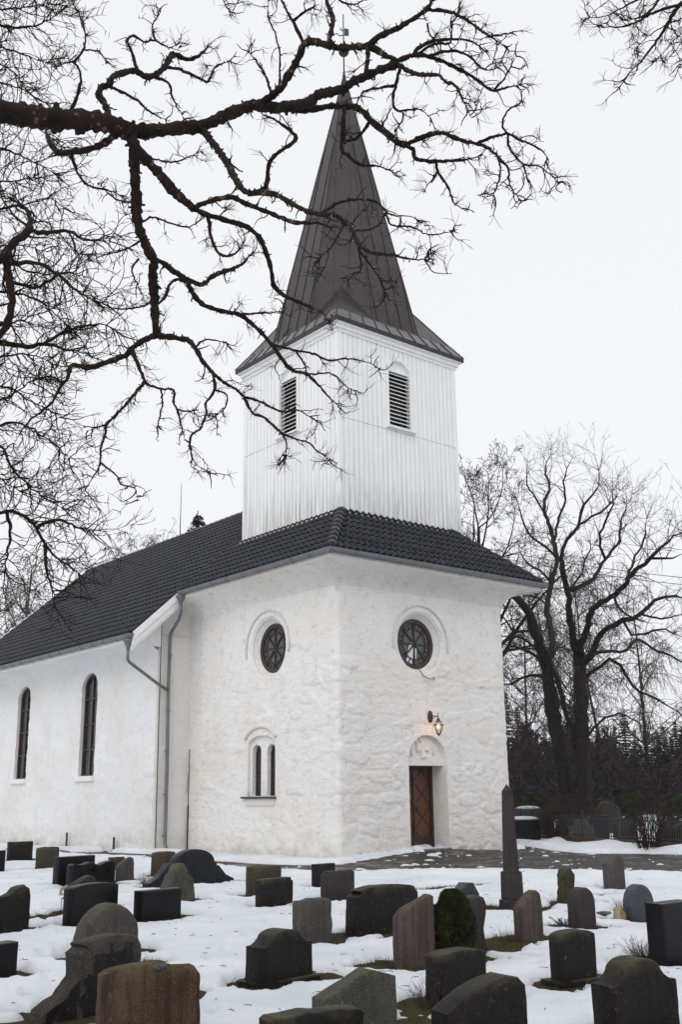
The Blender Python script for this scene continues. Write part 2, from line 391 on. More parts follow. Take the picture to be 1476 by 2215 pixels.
RT.append(tile_sheet((XE, XE, ZE), (1, 0, 0), up_f, FW - XE, 3.2 * q, [((XE, XE, ZE), (-1, 1, 0)), ((FW, XE, ZE), (1, 1, 0))]))
RT.append(tile_sheet((FW, XE, ZE), (0, 1, 0), up_r, BY0 - XE, LS, [((FW, XE, ZE), (-1, -1, 0)), ((0, BY0, 0), (0, 1, 0)), ((XR, 0, 0), (-1, 0, 0))]))
RT.append(tile_sheet((NR, BY0, NZ), (0, 1, 0), up_r, BY1 - BY0, (XR - NX) * q, [((0, BY1, 0), (0, 1, 0)), ((XR, 0, 0), (-1, 0, 0))]))
for i, me in enumerate(RT): obj('tiled_slope', me, M['tile'], roof)
# boarding under the tiles so the roof is closed
m = MB(); t = .10
for (x0, z0, y0) in ((XE, ZE, XE + .02), (NX, NZ, BY0 + .02)):
    y1 = BY0 if y0 < 0 else BY1
    for sgn in (1, -1):
        xa = x0 if sgn > 0 else 2 * XR - x0
        if y0 < 0:
            P = [(xa, y0, z0), (XR, XR - XE + XE, ZR), (XR, y1, ZR), (xa, y1, z0)]
        else: P = [(xa, y0, z0), (XR, y0, ZR), (XR, y1, ZR), (xa, y1, z0)]
        m.add([(a, b_, c - .04) for a, b_, c in P] + [(a, b_, c - .04 - t) for a, b_, c in P], [(0, 1, 2, 3), (7, 6, 5, 4), (0, 3, 7, 4), (1, 0, 4, 5), (2, 1, 5, 6), (3, 2, 6, 7)])
P = [(XE, XE + .02, ZE), (FW, XE + .02, ZE), (XR, XR, ZR)]
m.add([(a, b_, c - .04) for a, b_, c in P] + [(a, b_, c - .04 - t) for a, b_, c in P], [(0, 1, 2), (5, 4, 3), (0, 3, 4, 1), (1, 4, 5, 2), (2, 5, 3, 0)])
m.build('roof_boarding', M['trim'], roof)
# ridge and hip caps
m = MB()
def caps(a, b_, r=.13, L=.36):
    a, b_ = Vector(a), Vector(b_); d = (b_ - a); n = int(d.length / L); d.normalize()
    x = d.cross(Vector((0, 0, 1))).normalized(); y = x.cross(d).normalized()
    if y.z < 0: y = -y
    for i in range(n):
        V = []; F = []; K = 9
        for s, rr in ((0, r * 1.18), (.05, r * 1.22), (L * 1.1, r * .92)):
            for k in range(K):
                an = math.pi * (-.08 + 1.16 * k / (K - 1)); V.append(a + d * (i * L + s) + x * rr * math.cos(an) + y * (rr * math.sin(an) - .02))
        for j in range(2):
            for k in range(K - 1): F.append((j * K + k, j * K + k + 1, (j + 1) * K + k + 1, (j + 1) * K + k))
        F.append(tuple(range(K)))
        m.add(V, F)
caps((XR, BY1, ZR + .05), (XR, 5.9, ZR + .05)); m.build('ridge_cap', M['tile'], roof, True, True); m = MB(); caps((XE, XE, ZE + .06), (1.2, 1.2, ZE + SL * 2.1 + .06)); m.build('ridge_cap', M['tile'], roof, True, True); m = MB(); caps((FW, XE, ZE + .06), (FW - 2.1, 1.2, ZE + SL * 2.1 + .06))
m.build('ridge_cap', M['tile'], roof, True, True)
# snow guards on the front slope
m = MB()
for v0 in (.42,):
    zz = ZE + SL * v0; yy = XE + v0
    for k in range(2): m.tube([(XE + .75, yy - .02, zz + .16 + .08 * k), (FW - .75, yy - .02, zz + .16 + .08 * k)], .012, 5)
    for i in range(13):
        x = XE + .85 + i * (FW - XE - 1.7) / 12; m.bar((x, yy - .03, zz + .03), (x, yy - .02, zz + .27), .03, .012); m.bar((x, yy + .28, zz + .33), (x, yy - .03, zz + .10), .03, .012)
m.build('snow_guard', M['iron'], roof)
# gutters (half-round with a closed front)
m = MB()
def gutter(a, b_, outw):
    a, b_, o = Vector(a), Vector(b_), Vector(outw); K = 9; V = []
    for p in (a, b_):
        for k in range(K):
            an = math.pi * k / (K - 1); V.append(p + o * (.075 + .075 * math.cos(an)) + Vector((0, 0, -.13 * math.sin(an))))
        V.append(p + o * .005 + Vector((0, 0, .0))); V.append(p + o * .158 + Vector((0, 0, .012)))
    n = K + 2; F = [(k, k + 1, n + k + 1, n + k) for k in range(K - 1)] + [(0, n, n + K + 1, K + 1)]
    m.add(V, F + [tuple(range(K)), tuple(n + k for k in range(K - 1, -1, -1))])
    d = (b_ - a).length
    for i in range(int(d / .8) + 1):
        p = a + (b_ - a) * min(1, (i * .8 + .1) / d); q_ = [p + o * (.075 + .082 * math.cos(math.pi * k / 6)) + Vector((0, 0, -.137 * math.sin(math.pi * k / 6))) for k in range(7)]
        m.tube(q_, .011, 4)
GZ = ZE + .01
gutter((XE - .02, XE - .15, GZ), (XE - .02, BY0 - .02, GZ), (-1, 0, 0)); gutter((XE - .17, XE - .02, GZ), (FW + .17, XE - .02, GZ), (0, -1, 0)); gutter((FW + .02, XE - .15, GZ), (FW + .02, BY0, GZ), (1, 0, 0))
gutter((NX - .02, BY0 - .05, NZ + .01), (NX - .02, BY1, NZ + .01), (-1, 0, 0))
m.build('gutter', M['zinc'], roof)
# plaster coves curving out from the wall heads to the gutters
m = MB(); K_ = 8; V = []; F = []
for k in range(K_ + 1):
    an = math.pi / 2 * k / K_; o_, z_ = .86 * (1 - math.cos(an)) - .02, 6.98 + .66 * math.sin(an)
    V += [(-o_, SY + .3, z_), (-o_, -o_, z_), (SX + o_, -o_, z_), (SX + o_, SY + .3, z_)]
for k in range(K_):
    for j in range(3): i = k * 4 + j; F.append((i, i + 1, i + 5, i + 4))
m.add(V, F); m.build('plaster_cove', M['stone_wash'], church, True, True)
m = MB(); V = []; F = []
for k in range(K_ + 1):
    an = math.pi / 2 * k / K_; o_, z_ = 1.26 * (1 - math.cos(an)) - .02, 5.95 + .40 * math.sin(an); V += [(-1.2 - o_, 7.42, z_), (-1.2 - o_, 21.6, z_)]
for k in range(K_): i = k * 2; F.append((i, i + 1, i + 3, i + 2))
m.add(V, F); m.build('plaster_cove', M['plaster'], church, True, True)
# eaves boarding
m = MB()
m.box(XE + .0, XE + .0, 7.64, FW, 0.10, 7.68); m.box(XE, .10, 7.64, .1, BY0 + .1, 7.68); m.box(SX - .1, .10, 7.64, FW, BY0 + .1, 7.68)
m.box(XE + .0, XE - .012, 7.60, FW, XE + .02, ZE - .02); m.box(XE - .012, XE, 7.598, XE + .02, BY0, ZE - .02); m.box(FW - .02, XE, 7.598, FW + .012, BY0, ZE - .02)
m.box(NX, 7.40, NZ - .01, -1.15, BY1 - .05, NZ + .02); m.box(NX - .012, BY0 + .05, NZ - .2, NX + .02, BY1, NZ - .03)
m.box(2 * XR + 1.15, BY0 + .05, NZ - .20, NR, BY1 - .05, NZ - .16)
m.build('eaves_boarding', M['plaster'], roof)
m = MB()                                   # barge boards of the nave gables
for y0, y1, y2 in ((BY0 - .03, BY0 + .03, 1), (BY1 - .03, BY1 + .04, -1)):
    for sg in (1, -1):
        X = lambda x: x if sg > 0 else 2 * XR - x
        xa, xb = NX - .03, (XE + .05 if y2 > 0 else XR)
        for dy, zt, zb in ((0, .09 if y2 > 0 else .20, -.15), (.05 * y2, -.15, -.36), (.09 * y2, -.34, -.46)):
            za, zb_ = ZE + SL * (xa - XE), ZE + SL * (xb - XE)
            P = [(X(xa), za + zt), (X(xb), zb_ + zt), (X(xb), zb_ + zb), (X(xa), za + zb)]
            m.prism(P, (0, 0, 0), (1, 0, 0), (0, 0, 1), (0, 1, 0), y0 + dy, y1 + dy)
        m.build('barge_board', M['trim'], roof, False, True); m = MB()

# sloping soffit between barge board and gable wall
for sg in (1, -1):
    X = lambda x: x if sg > 0 else 2 * XR - x
    z = lambda x: ZE + SL * (x - XE) - .2
    m.prism([(X(NX + .05), z(NX + .05)), (X(.1), z(.1)), (X(.1), z(.1) - .04), (X(NX + .05), z(NX + .05) - .04)], (0, 0, 0), (1, 0, 0), (0, 0, 1), (0, 1, 0), BY0 + .1, 7.6)
    z1_ = ZE + SL * (-1.15 - XE) - .2; P_ = [(X(NX + .03), NZ - .2), (X(-1.15), NZ - .2), (X(-1.15), z1_), (X(NX + .03), NZ - .17)]; m.prism(P_, (0, 0, 0), (1, 0, 0), (0, 0, 1), (0, 1, 0), 7.36, 7.40)
    m.build('gable_soffit', M['trim'], roof, False, True); m = MB()
m = MB(); m.tube([(XR, 13.9, ZR - .1), (XR, 13.9, ZR + 2.35)], [.022, .008], 6); m.build('lightning_rod', M['iron'], roof)

# ---- round windows
def round_window(fr, c, broken):
    o = Vector(fr['o']) + Vector(fr['X']) * c + Vector((0, 0, RZ)); X, Y, Z = map(Vector, (fr['X'], fr['Y'], fr['Z']))
    w = empty('round_window'); w.parent = church
    def P(r, a, d): return o + X * (r * math.cos(a)) + Y * (r * math.sin(a)) + Z * d
    m = MB(); n = 40
    for r0, r1, d0, d1 in ((.60, .735, .24, .34),):
        V = []; F = []
        for j in range(n):
            a = 2 * math.pi * j / n; V += [P(r1, a, d0), P(r0, a, d0 + .01), P(r0, a, d1), P(r1, a, d1)]
        for j in range(n):
            k = (j + 1) % n
            for q_ in range(4): F.append((4 * j + q_, 4 * j + (q_ + 1) % 4, 4 * k + (q_ + 1) % 4, 4 * k + q_))
        m.add(V, F)
    m.build('frame', M['frame'], w, False, True)
    m = MB()
    for j in range(8): m.bar(P(.05, j * math.pi / 4 + .0, .27), P(.62, j * math.pi / 4, .27), .035, .03, Z)
    m.tube([P(.44, 2 * math.pi * j / 32, .268) for j in range(33)], .016, 5); m.tube([P(.05, 2 * math.pi * j / 12, .262) for j in range(13)], .022, 5)
    for j in range(24): m.bar(P(.44, j * math.pi / 12 + .13, .272), P(.62, j * math.pi / 12 + .13, .272), .016, .02, Z)
    m.build('glazing_bars', M['frame'], w)
    m = MB(); m.add([P(.62, 2 * math.pi * j / n, .30) for j in range(n)], [tuple(range(n))]); m.build('pane', M['glass_grey'], w, False, True)
    if broken:
        m = MB()
        for pl in ([(-.33, -.50), (-.05, -.58), (-.02, -.1), (-.06, .09), (-.2, -.06), (-.27, -.3)], [(.03, -.1), (.11, -.1), (.06, -.55), (.02, -.56)]):
            m.add([o + X * x + Y * y + Z * .285 for x, y in pl], [tuple(range(len(pl)))])
        g = m.build('broken_pane', M['white_pane'], w); g['label'] = 'broken piece of cover glass with its white reflection painted in'  # pale colour stands for the white reflection in the broken glass
    m = MB()
    if broken: m.tube([o + X * x + Y * y + Z * d for x, y, d in ((-.12, -.62, .2), (-.02, -.78, .03), (.0, -.92, -.06), (.2, -1.0, -.07), (.36, -1.0, -.07), (.42, -.93, -.06), (.45, -1.03, -.05))], .011, 5); m.build('loose_cable', M['iron'], w)
    m = MB(); hood = [P(1.07, R(-12 + 204 * k / 30) if not 0 else 0, -.03) for k in range(31)]
    m.tube(hood, .030, 6); m.build('hood_mould', M['plaster'], w, True)
    return w
M['white_pane'] = simple('pale_reflection_and_candle', (.62, .64, .66), .2, .3, 9)
round_window(front(0), RF, True); round_window(left(0), RL, False)
# ---- twin lancet window
w = empty('twin_window'); w.parent = church
for a, b_ in ((2.92, 3.31), (3.62, 4.05)):
    m = MB(); m.prism(arch_poly(a - .02, b_ + .02, 1.60, 2.86, 3.06, 10), **left(0), d0=.24, d1=.27); m.build('pane', M['glass_dark'], w, False, True)
    m = MB()
    for k in range(9): m.bar((.235, a, 1.70 + k * .16), (.235, b_, 1.70 + k * .16), .012, .012)
    for s in (.03, .5, .97): y = a + (b_ - a) * s; m.bar((.232, y, 1.62), (.232, y, 2.98 if s == .5 else 2.85), .03 if s != .5 else .015, .02, (0, 1, 0))
    m.build('glazing_bars', M['frame'], w)
m = MB(); m.box(-.10, 2.74, 1.545, .20, 4.36, 1.60); m.build('sill', M['slate'], w)
m = MB(); m.box(-.045, 2.80, 1.36, .1, 4.16, 1.542); m.build('sill_block', M['plaster'], w)
m = MB(); m.tube([(-.02, 3.5 + .86 * math.cos(R(200 - 220 * 0 - 4)) * 0 + .84 * math.cos(R(25 + 130 * k / 16)), 2.98 + .55 * math.sin(R(25 + 130 * k / 16))) for k in range(17)], .05, 6); m.build('hood_mould', M['plaster'], w, True)
# ---- tall nave windows
for a, b_ in NW:
    w = empty('tall_window'); w.parent = church; X0 = -1.2
    m = MB(); m.prism(arch_poly(a - .03, b_ + .03, 2.30, 5.28, 5.81, 14), **left(X0), d0=.17, d1=.20); m.build('pane', M['glass_dark'], w, False, True)
    m = MB(); c = (a + b_) / 2
    for y in (a + .05, b_ - .05): m.bar((X0 + .14, y, 2.33), (X0 + .14, y, 5.30), .05, .10, (0, 1, 0))
    m.bar((X0 + .145, c, 2.33), (X0 + .145, c, 5.74), .04, .06, (0, 1, 0))
    for z in (2.36, 3.2, 4.05, 4.9): m.bar((X0 + .14, a, z), (X0 + .14, b_, z), .04, .05)
    for k in range(10): m.bar((X0 + .155, a, 2.5 + .28 * k), (X0 + .155, b_, 2.5 + .28 * k), .012, .012)
    ap = arch_poly(a + .05, b_ - .05, 2.33, 5.28, 5.72, 14)[2:]; m.tube([(X0 + .14, y, z) for y, z in ap], .05, 5)
    m.build('frame', M['frame'], w)
    m = MB(); m.box(X0 - .10, a - .05, 2.16, X0 + .2, b_ + .18, 2.325); m.build('sill', M['trim'], w)
# ---- door
d = empty('door'); d.parent = church
m = MB(); m.box(2.44, .66, .19, 3.96, .72, 2.42); m.build('door_leaf', M['door'], d)
m = MB(); m.box(2.455, .60, .2, 2.56, .655, 2.38); m.box(3.84, .60, .2, 3.945, .655, 2.38); m.box(2.56, .62, .2, 3.84, .655, .48); m.box(2.56, .62, 2.28, 3.84, .655, 2.38); m.box(3.185, .625, .48, 3.215, .656, 2.28)
m.build('door_frame', M['frame'], d)
m = MB(); m.tube([(3.30, .57, 1.15), (3.30, .60, 1.25), (3.38, .57, 1.25)], .018, 6); m.build('handle', M['iron'], d)
m = MB(); m.box(2.48, -.10, -.05, 3.92, .70, .185); m.build('threshold', M['threshold'], d)
m = MB()                                    # plaster relief over the door
for a, b_ in (((2.70, 2.66), (2.70, 2.90)), ((2.69, 2.66), (2.76, 2.66)), ((2.92, 2.74), (2.92, 3.04)), ((2.92, 2.74), (3.05, 2.80)), ((3.06, 2.64), (3.06, 2.80)), ((3.0, 3.12), (3.08, 3.0)), ((3.28, 2.80), (3.36, 2.76)), ((3.24, 2.79), (3.28, 2.80)), ((3.52, 2.70), (3.52, 2.93)), ((3.52, 2.70), (3.58, 2.70)), ((3.04, 2.60), (3.26, 2.60))):
    m = MB(); m.bar((a[0], .135, a[1]), (b_[0], .135, b_[1]), .05, .045, (0, 1, 0)); m.build('relief_bar', M['plaster'], church)

# ---- timber belfry
BX0, BX1, BY_0, BY_1, BZ0, BZ1, BS = .92, 5.88, .95, 5.92, 8.6, 15.42, 12.42
bel = empty('belfry'); bel.parent = church
def board_wall(o, X, Z, L, openings):
    """vertical boards with open joints; X along the wall, Z outward"""
    o, X, Z = Vector(o), Vector(X), Vector(Z); Y = Vector((0, 0, 1)); m = MB()
    def quad(s0, s1, za0, za1, zb0, zb1, d): m.add([o + X * s0 + Y * za0 + Z * d, o + X * s1 + Y * za1 + Z * d, o + X * s1 + Y * zb1 + Z * d, o + X * s0 + Y * zb0 + Z * d], [(0, 1, 2, 3)])
    def side(s, z0, z1, d0, d1): m.add([o + X * s + Y * z0 + Z * d0, o + X * s + Y * z0 + Z * d1, o + X * s + Y * z1 + Z * d1, o + X * s + Y * z1 + Z * d0], [(0, 1, 2, 3)])
    def seg(s0, s1, z0, z1, d):
        for (a, b_, zl, zs, zt) in openings:
            if s1 > a + 1e-6 and s0 < b_ - 1e-6:
                s_ = sorted({s0, s1, *[x for x in np.arange(a, b_ + .001, .05) if s0 < x < s1], *[x for x in (a, b_) if s0 < x < s1]})
                c, rr = (a + b_) / 2, (b_ - a) / 2
                hz = lambda s: zs + (zt - zs) * math.sqrt(max(0, 1 - ((s - c) / rr) ** 2))
                for p, q_ in zip(s_[:-1], s_[1:]):
                    if q_ <= a + 1e-6 or p >= b_ - 1e-6: quad(p, q_, z0, z0, z1, z1, d); continue
                    if z0 < zl: quad(p, q_, z0, z0, min(z1, zl), min(z1, zl), d)
                    if z1 > zs: quad(p, q_, max(z0, hz(p)), max(z0, hz(q_)), z1, z1, d)
                return
        quad(s0, s1, z0, z0, z1, z1, d)
    nb = 26; wb = L / nb; rnd = random.Random(3)
    for (z0, z1, dd) in ((BZ0, BS - .003, 0.0), (BS + .003, BZ1, .007)):
        for i in range(nb):
            g = .013; s0, s1 = i * wb + g, (i + 1) * wb - g; d = dd + rnd.uniform(-.004, .004)
            seg(s0, s1, z0, z1, d); seg(s1, s1 + 2 * g if i < nb - 1 else s1 + g, z0, z1, dd - .03)
            if i == 0: seg(0, g, z0, z1, dd - .02)
            inop = [op for op in openings if op[0] < s1 + .03 and op[1] > s0 - .03]
            for s in (s0, s1):
                if not any(op[0] < s < op[1] for op in openings): side(s, z0, z1, dd - .03, d)
                else:
                    for op in inop:
                        if op[0] < s < op[1]:
                            if z0 < op[2]: side(s, z0, min(z1, op[2]), dd - .03, d)
                            if z1 > op[4]: side(s, max(z0, op[4]), z1, dd - .03, d)
        m.box(*(0, 0, 0, 0, 0, 0)) if False else None
    quad(0, L, BS - .004, BS - .004, BS + .004, BS + .004, -.03)
    return m
OPF = (2.90 - BX0, 3.86 - BX0, 12.50, 14.32, 14.80); OPL = (2.96 - BY_0, 3.92 - BY_0, 12.50, 14.32, 14.80)
board_wall((BX0, BY_0, 0), (1, 0, 0), (0, -1, 0), BX1 - BX0, [OPF]).build('boarded_wall', M['boards'], bel, False)
board_wall((BX0, BY_0, 0), (0, 1, 0), (-1, 0, 0), BY_1 - BY_0, [OPL]).build('boarded_wall', M['boards'], bel, False)
board_wall((BX1, BY_0, 0), (0, 1, 0), (1, 0, 0), BY_1 - BY_0, []).build('boarded_wall', M['boards'], bel, False)
board_wall((BX0, BY_1, 0), (1, 0, 0), (0, 1, 0), BX1 - BX0, []).build('boarded_wall', M['boards'], bel, False)
m = MB(); m.box(BX0 + .35, BY_0 + .35, BZ0, BX1 - .35, BY_1 - .35, BZ1); m.build('dark_interior', M['dark'], bel)  # black box whose colour stands in for the darkness behind the louvres
m = MB()
for x, y, sx, sy in ((BX0, BY_0, -1, -1), (BX1, BY_0, 1, -1), (BX0, BY_1, -1, 1), (BX1, BY_1, 1, 1)):
    m.box(min(x + sx * .02, x - sx * .10), min(y + sy * .022, y - sy * .0), BZ0, max(x + sx * .02, x - sx * .10), max(y + sy * .022, y), BZ1 - .01)
    m.box(min(x + sx * .022, x), min(y, y - sy * .10), BZ0, max(x + sx * .022, x), max(y, y - sy * .10), BZ1 - .012)
    m.build('corner_board', M['boards'], bel); m = MB()
def louvre(o, X, Z, op):
    o, X, Z = Vector(o), Vector(X), Vector(Z); Y = Vector((0, 0, 1)); a, b_, zl, zs, zt = op; w = empty('louvre_window'); w.parent = bel
    P = lambda s, z, d: o + X * s + Y * z + Z * d
    m = MB(); n = 14; z0, z1 = zl + .08, 14.42
    for k in range(n):
        z = z0 + (z1 - z0) * k / n; m.bar(P(a + .02, z + .05, -.06), P(b_ - .02, z + .05, -.06), .095, .016, (Z * .62 + Y * .78) if False else Y * .80 - Z * -.60)
    m.build('slats', M['trim'], w)
    m = MB(); hp = arch_poly(a, b_, 14.42, 14.42, 14.42, 2); ap = [(a, 14.43)] + [(b_, 14.43)] + arch_poly(a, b_, zl, zs, zt, 16)[2:]
    ap = [p for p in ap if p[1] >= 14.42]; m.add([P(s, z, -.07) for s, z in ap], [tuple(range(len(ap)))]); m.bar(P(a, 14.43, -.05), P(b_, 14.43, -.05), .06, .05); m.build('arched_panel', M['trim'], w)
    m = MB(); c, rr = (a + b_) / 2, (b_ - a) / 2 + .03
    m.bar(P(a - .03, zl, .01), P(a - .03, zs, .01), .10, .07, Z); m.bar(P(b_ + .03, zl, .01), P(b_ + .03, zs, .01), .10, .07, Z)
    V = []; F = []; N = 20
    for k in range(N + 1):
        an = math.pi * k / N
        for r_, d_ in ((rr - .05, .045), (rr + .05, .045), (rr + .05, -.03), (rr - .05, -.12)): V.append(P(c + r_ * math.cos(an), zs + (zt - zs + .03) * r_ / rr * math.sin(an), d_))
    for k in range(N):
        for q_ in range(4): F.append((4 * k + q_, 4 * k + (q_ + 1) % 4, 4 * k + 4 + (q_ + 1) % 4, 4 * k + 4 + q_))
    m.add(V, F)
    m.add([P(a, zl, .03), P(a, zs, .03), P(a, zs, -.2), P(a, zl, -.2)], [(0, 1, 2, 3)]); m.add([P(b_, zl, .03), P(b_, zs, .03), P(b_, zs, -.2), P(b_, zl, -.2)], [(0, 1, 2, 3)])
    m.build('trim', M['trim'], w, False, True)
    m = MB(); m.bar(P(a - .12, zl, .05), P(b_ + .12, zl, .05), .20, .05, Y); m.build('sill', M['trim'], w)
louvre((BX0, BY_0, 0), (1, 0, 0), (0, -1, 0), OPF); louvre((BX0, BY_0, 0), (0, 1, 0), (-1, 0, 0), OPL)
m = MB()                                    # flashing at the foot, cornice below the spire
for z0, z1, e in ((15.14, 15.24, .05), (15.24, 15.42, .11)): m.box(BX0 - e, BY_0 - e, z0, BX1 + e, BY_1 + e, z1)
m.box(BX0 - .20, BY_0 - .20, 15.36, BX1 + .20, BY_1 + .20, 15.45)
m.build('cornice', M['trim'], bel)
m = MB()
for sg in (0,):
    m.bar((BX0 - .06, BY_0 - .1, ZE + SL * (BX0 - XE) + .04), (BX0 - .06, BY_1 + .2, ZE + SL * (BX0 - XE) + .04), .07, .07); m.bar((BX0 - .1, BY_0 - .06, ZE + SL * (BY_0 - XE) + .02), (BX1 + .1, BY_0 - .06, ZE + SL * (BY_0 - XE) + .02), .05, .05)
m.build('flashing', M['trim'], bel)

# ---- spire
sp = empty('spire'); sp.parent = church; CX, CY = (BX0 + BX1) / 2, (BY_0 + BY_1) / 2
EZ, EH, AZ = 15.50, (BX1 - BX0) / 2 + .245, 26.95
m = MB()
def fr_box(h, z0, z1): m.box(CX - h, CY - h, z0, CX + h, CY + h, z1)
fr_box(EH, 15.40, 15.53); m.build('eave_fascia', M['copper'], sp)
def seam_face(m, P0, P1, top, n, r, zlim=None):
    """standing seams on a triangle P0 P1 top, parallel to its middle line"""
    P0, P1, top = Vector(P0), Vector(P1), Vector(top); mid = (P0 + P1) / 2; d = top - mid; nrm = (P1 - P0).cross(d).normalized()
    for k in range(n):
        t = (k + .5) / n; s = abs(2 * t - 1); a = P0 + (P1 - P0) * t; b_ = a + d * (1 - s)
        m.bar(a + nrm * r * .4, b_ + nrm * r * .4, r, r * 1.6, nrm)
m = MB(); sm = MB()
def sq(h, z): return [(CX - h, CY - h, z), (CX + h, CY - h, z), (CX + h, CY + h, z), (CX - h, CY + h, z)]
H1, Z1 = 2.43, 15.95; c0, c1 = sq(EH, 15.535), sq(H1, Z1)
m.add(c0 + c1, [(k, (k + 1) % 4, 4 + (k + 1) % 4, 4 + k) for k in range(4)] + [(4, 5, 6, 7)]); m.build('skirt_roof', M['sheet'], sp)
for k in range(4):
    a, b_, c, d = (Vector(p) for p in (c0[k], c0[(k + 1) % 4], c1[(k + 1) % 4], c1[k])); nr = (b_ - a).cross(d - a).normalized()
    for i in range(1, 10): sm.bar(a.lerp(b_, i / 10) + nr * .012, d.lerp(c, i / 10) + nr * .012, .02, .03, nr)
    sm.bar(a, d, .04, .04)
m = MB(); tp = (CX, CY, Z1 + H1 * 1.5); m.add(c1 + [tp], [(0, 1, 4), (1, 2, 4), (2, 3, 4), (3, 0, 4)]); m.build('broach', M['copper'], sp)
for k in range(4): sm.bar(c1[k], Vector(c1[k]).lerp(Vector(tp), .385), .03, .03)
rb = 2.40; zb = 15.95; R8 = rb * (AZ - 15.6) / (AZ - zb) / math.cos(R(22.5)); m = MB()
oc = [(CX + R8 * math.cos(R(22.5 + 45 * k)), CY + R8 * math.sin(R(22.5 + 45 * k)), 15.6) for k in range(8)]
m.add(oc + [(CX, CY, AZ)], [(k, (k + 1) % 8, 8) for k in range(8)]); m.build('spire_faces', M['copper'], sp)
for k in range(8): seam_face(sm, oc[k], oc[(k + 1) % 8], (CX, CY, AZ), 4, .018); sm.bar(oc[k], (CX, CY, AZ), .035, .035)
sm.build('standing_seams', M['copper_dark'] if 'copper_dark' in M else M['copper'], sp)
m = MB(); m.lathe([(.07, AZ - .45), (.06, AZ - .1), (.028, AZ + .1), (.02, AZ + 2.55), (.001, AZ + 2.6)], (CX, CY, 0), 10); m.build('finial_rod', M['iron'], sp)
m = MB(); m.lathe([(.02, -.2)] + [(.2 * math.sin(math.pi * k / 12), -.2 * math.cos(math.pi * k / 12)) for k in range(1, 12)] + [(.02, .2)], (CX, CY, AZ + .95), 16); m.build('ball', M['copper'], sp, True)
m = MB(); u = Vector((.77, -.63, 0)); zc = AZ + 1.75
m.prism([(.03, -.12), (.20, -.12), (.20, .16), (.03, .20)], (CX, CY, zc), u, (0, 0, 1), Vector((.63, .77, 0)), -.01, .01)
m.tube([Vector((CX, CY, zc - .02)) + u * s + Vector((0, 0, h)) for s, h in ((-.02, -.08), (-.15, -.1), (-.22, -.02), (-.30, 0))], .02, 5); m.tube([Vector((CX, CY, zc)) + u * s + Vector((0, 0, h)) for s, h in ((-.02, .1), (-.10, .14), (-.10, .22))], .022, 5)
m.build('weather_vane', M['iron'], sp)

# ---- downpipes, cables
m = MB()
m.lathe([(.16, 0), (.15, -.05), (.06, -.22), (.055, -.3)], (-.98, 6.5, 7.68), 12); m.lathe([(.16, 0), (.15, -.05), (.06, -.22), (.055, -.3)], (-2.58, 6.8, 6.20), 12)
m.tube([(-.98, 6.5, 7.40), (-.95, 6.52, 7.20), (-.88, 6.75, 6.98), (-.89, 7.18, 6.62), (-.88, 7.27, 6.50), (-.88, 7.28, 4.8), (-.84, 7.28, 2.5), (-.83, 7.28, .32), (-.84, 7.22, .18), (-.86, 7.10, .10)], .055, 10)
m.tube([(-2.58, 6.8, 5.94), (-2.58, 6.8, 5.62), (-2.50, 6.84, 5.54), (-1.3, 7.18, 4.98), (-.9, 7.27, 4.82)], .05, 10)
for z in (5.9, 4.2, 3.0, 1.7, .5): m.lathe([(.066, -.025), (.066, .025)], (-.86, 7.28, z), 10); m.bar((-.86, 7.28, z), (-.86, 7.45, z), .02, .02)
m.build('downpipe', M['zinc'], church, True)
m = MB(); m.tube([(-1.13, 7.38, 6.85), (-1.12, 7.385, 4), (-1.09, 7.385, -.02)], .014, 5); m.tube([(-.02, 7.34, 3.05), (-.03, 7.34, 1.2), (-.05, 7.33, 0)], .012, 5); m.tube([(-.03, 7.33, 1.35), (-.035, 7.33, .0)], .022, 6); m.tube([(-.03, 7.34, 2.4), (-.07, 7.36, 1.8), (-.1, 7.38, 1.7)], .006, 4)
m.build('lightning_cable', M['iron'], church)
m = MB()
for y, h in ((9.6, .42), (13.0, .5)): m = MB(); m.tube([(-1.32, y, -.1), (-1.32, y, h)], .035, 6); m.build('vent_pipe', M['iron'], church)
# ---- lantern over the door
la = empty('wall_lantern', (3.30, 0, 0)); tag(la, 'lit black wall lantern above the arch of the church door', 'lantern')
m = MB(); m.lathe([(.02, -.16), (.06, -.12), (.075, 0), (.06, .12), (.02, .17)], (0, -.05, 3.70), 10); m.build('wall_plate', M['iron'], la, True)
m = MB(); m.tube([(0, -.05, 3.70), (0, -.15, 3.72), (0, -.30, 3.71), (0, -.36, 3.66), (0, -.36, 3.60)], .014, 6); m.tube([(0, -.06, 3.62), (0, -.18, 3.66), (0, -.28, 3.71)], .009, 5); m.tube([(0, -.36, 3.66), (0, -.36, 3.80)], .012, 5); m.build('bracket', M['iron'], la)
m = MB(); lz = 3.20
for k in range(6):
    a = math.pi * k / 3; c, s = math.cos(a), math.sin(a)
    m.tube([(.055 * c, -.36 + .055 * s, lz + .02), (.125 * c, -.36 + .125 * s, lz + .26)], .009, 5); m.tube([(.125 * c, -.36 + .125 * s, lz + .26), (.07 * c, -.36 + .07 * s, lz + .36), (0, -.36, lz + .42)], .008, 5)
for r_, z in ((.06, lz + .02), (.14, lz + .26), (.075, lz + .36)): m.tube([(r_ * math.cos(math.pi * k / 3), -.36 + r_ * math.sin(math.pi * k / 3), z) for k in range(7)], .010, 5)
m.lathe([(.06, 0), (.03, -.03), (.012, -.06)], (0, -.36, lz + .02), 8); m.lathe([(.05, .0), (.03, .03), (.012, .07)], (0, -.36, lz + .40), 8); m.build('cage', M['iron'], la)
t = NT('lit_bulb'); t.b.inputs['Emission Color'].default_value = (1, .50, .14, 1); t.b.inputs['Emission Strength'].default_value = 9; M['bulb'] = t.done((1, .8, .5), .4)
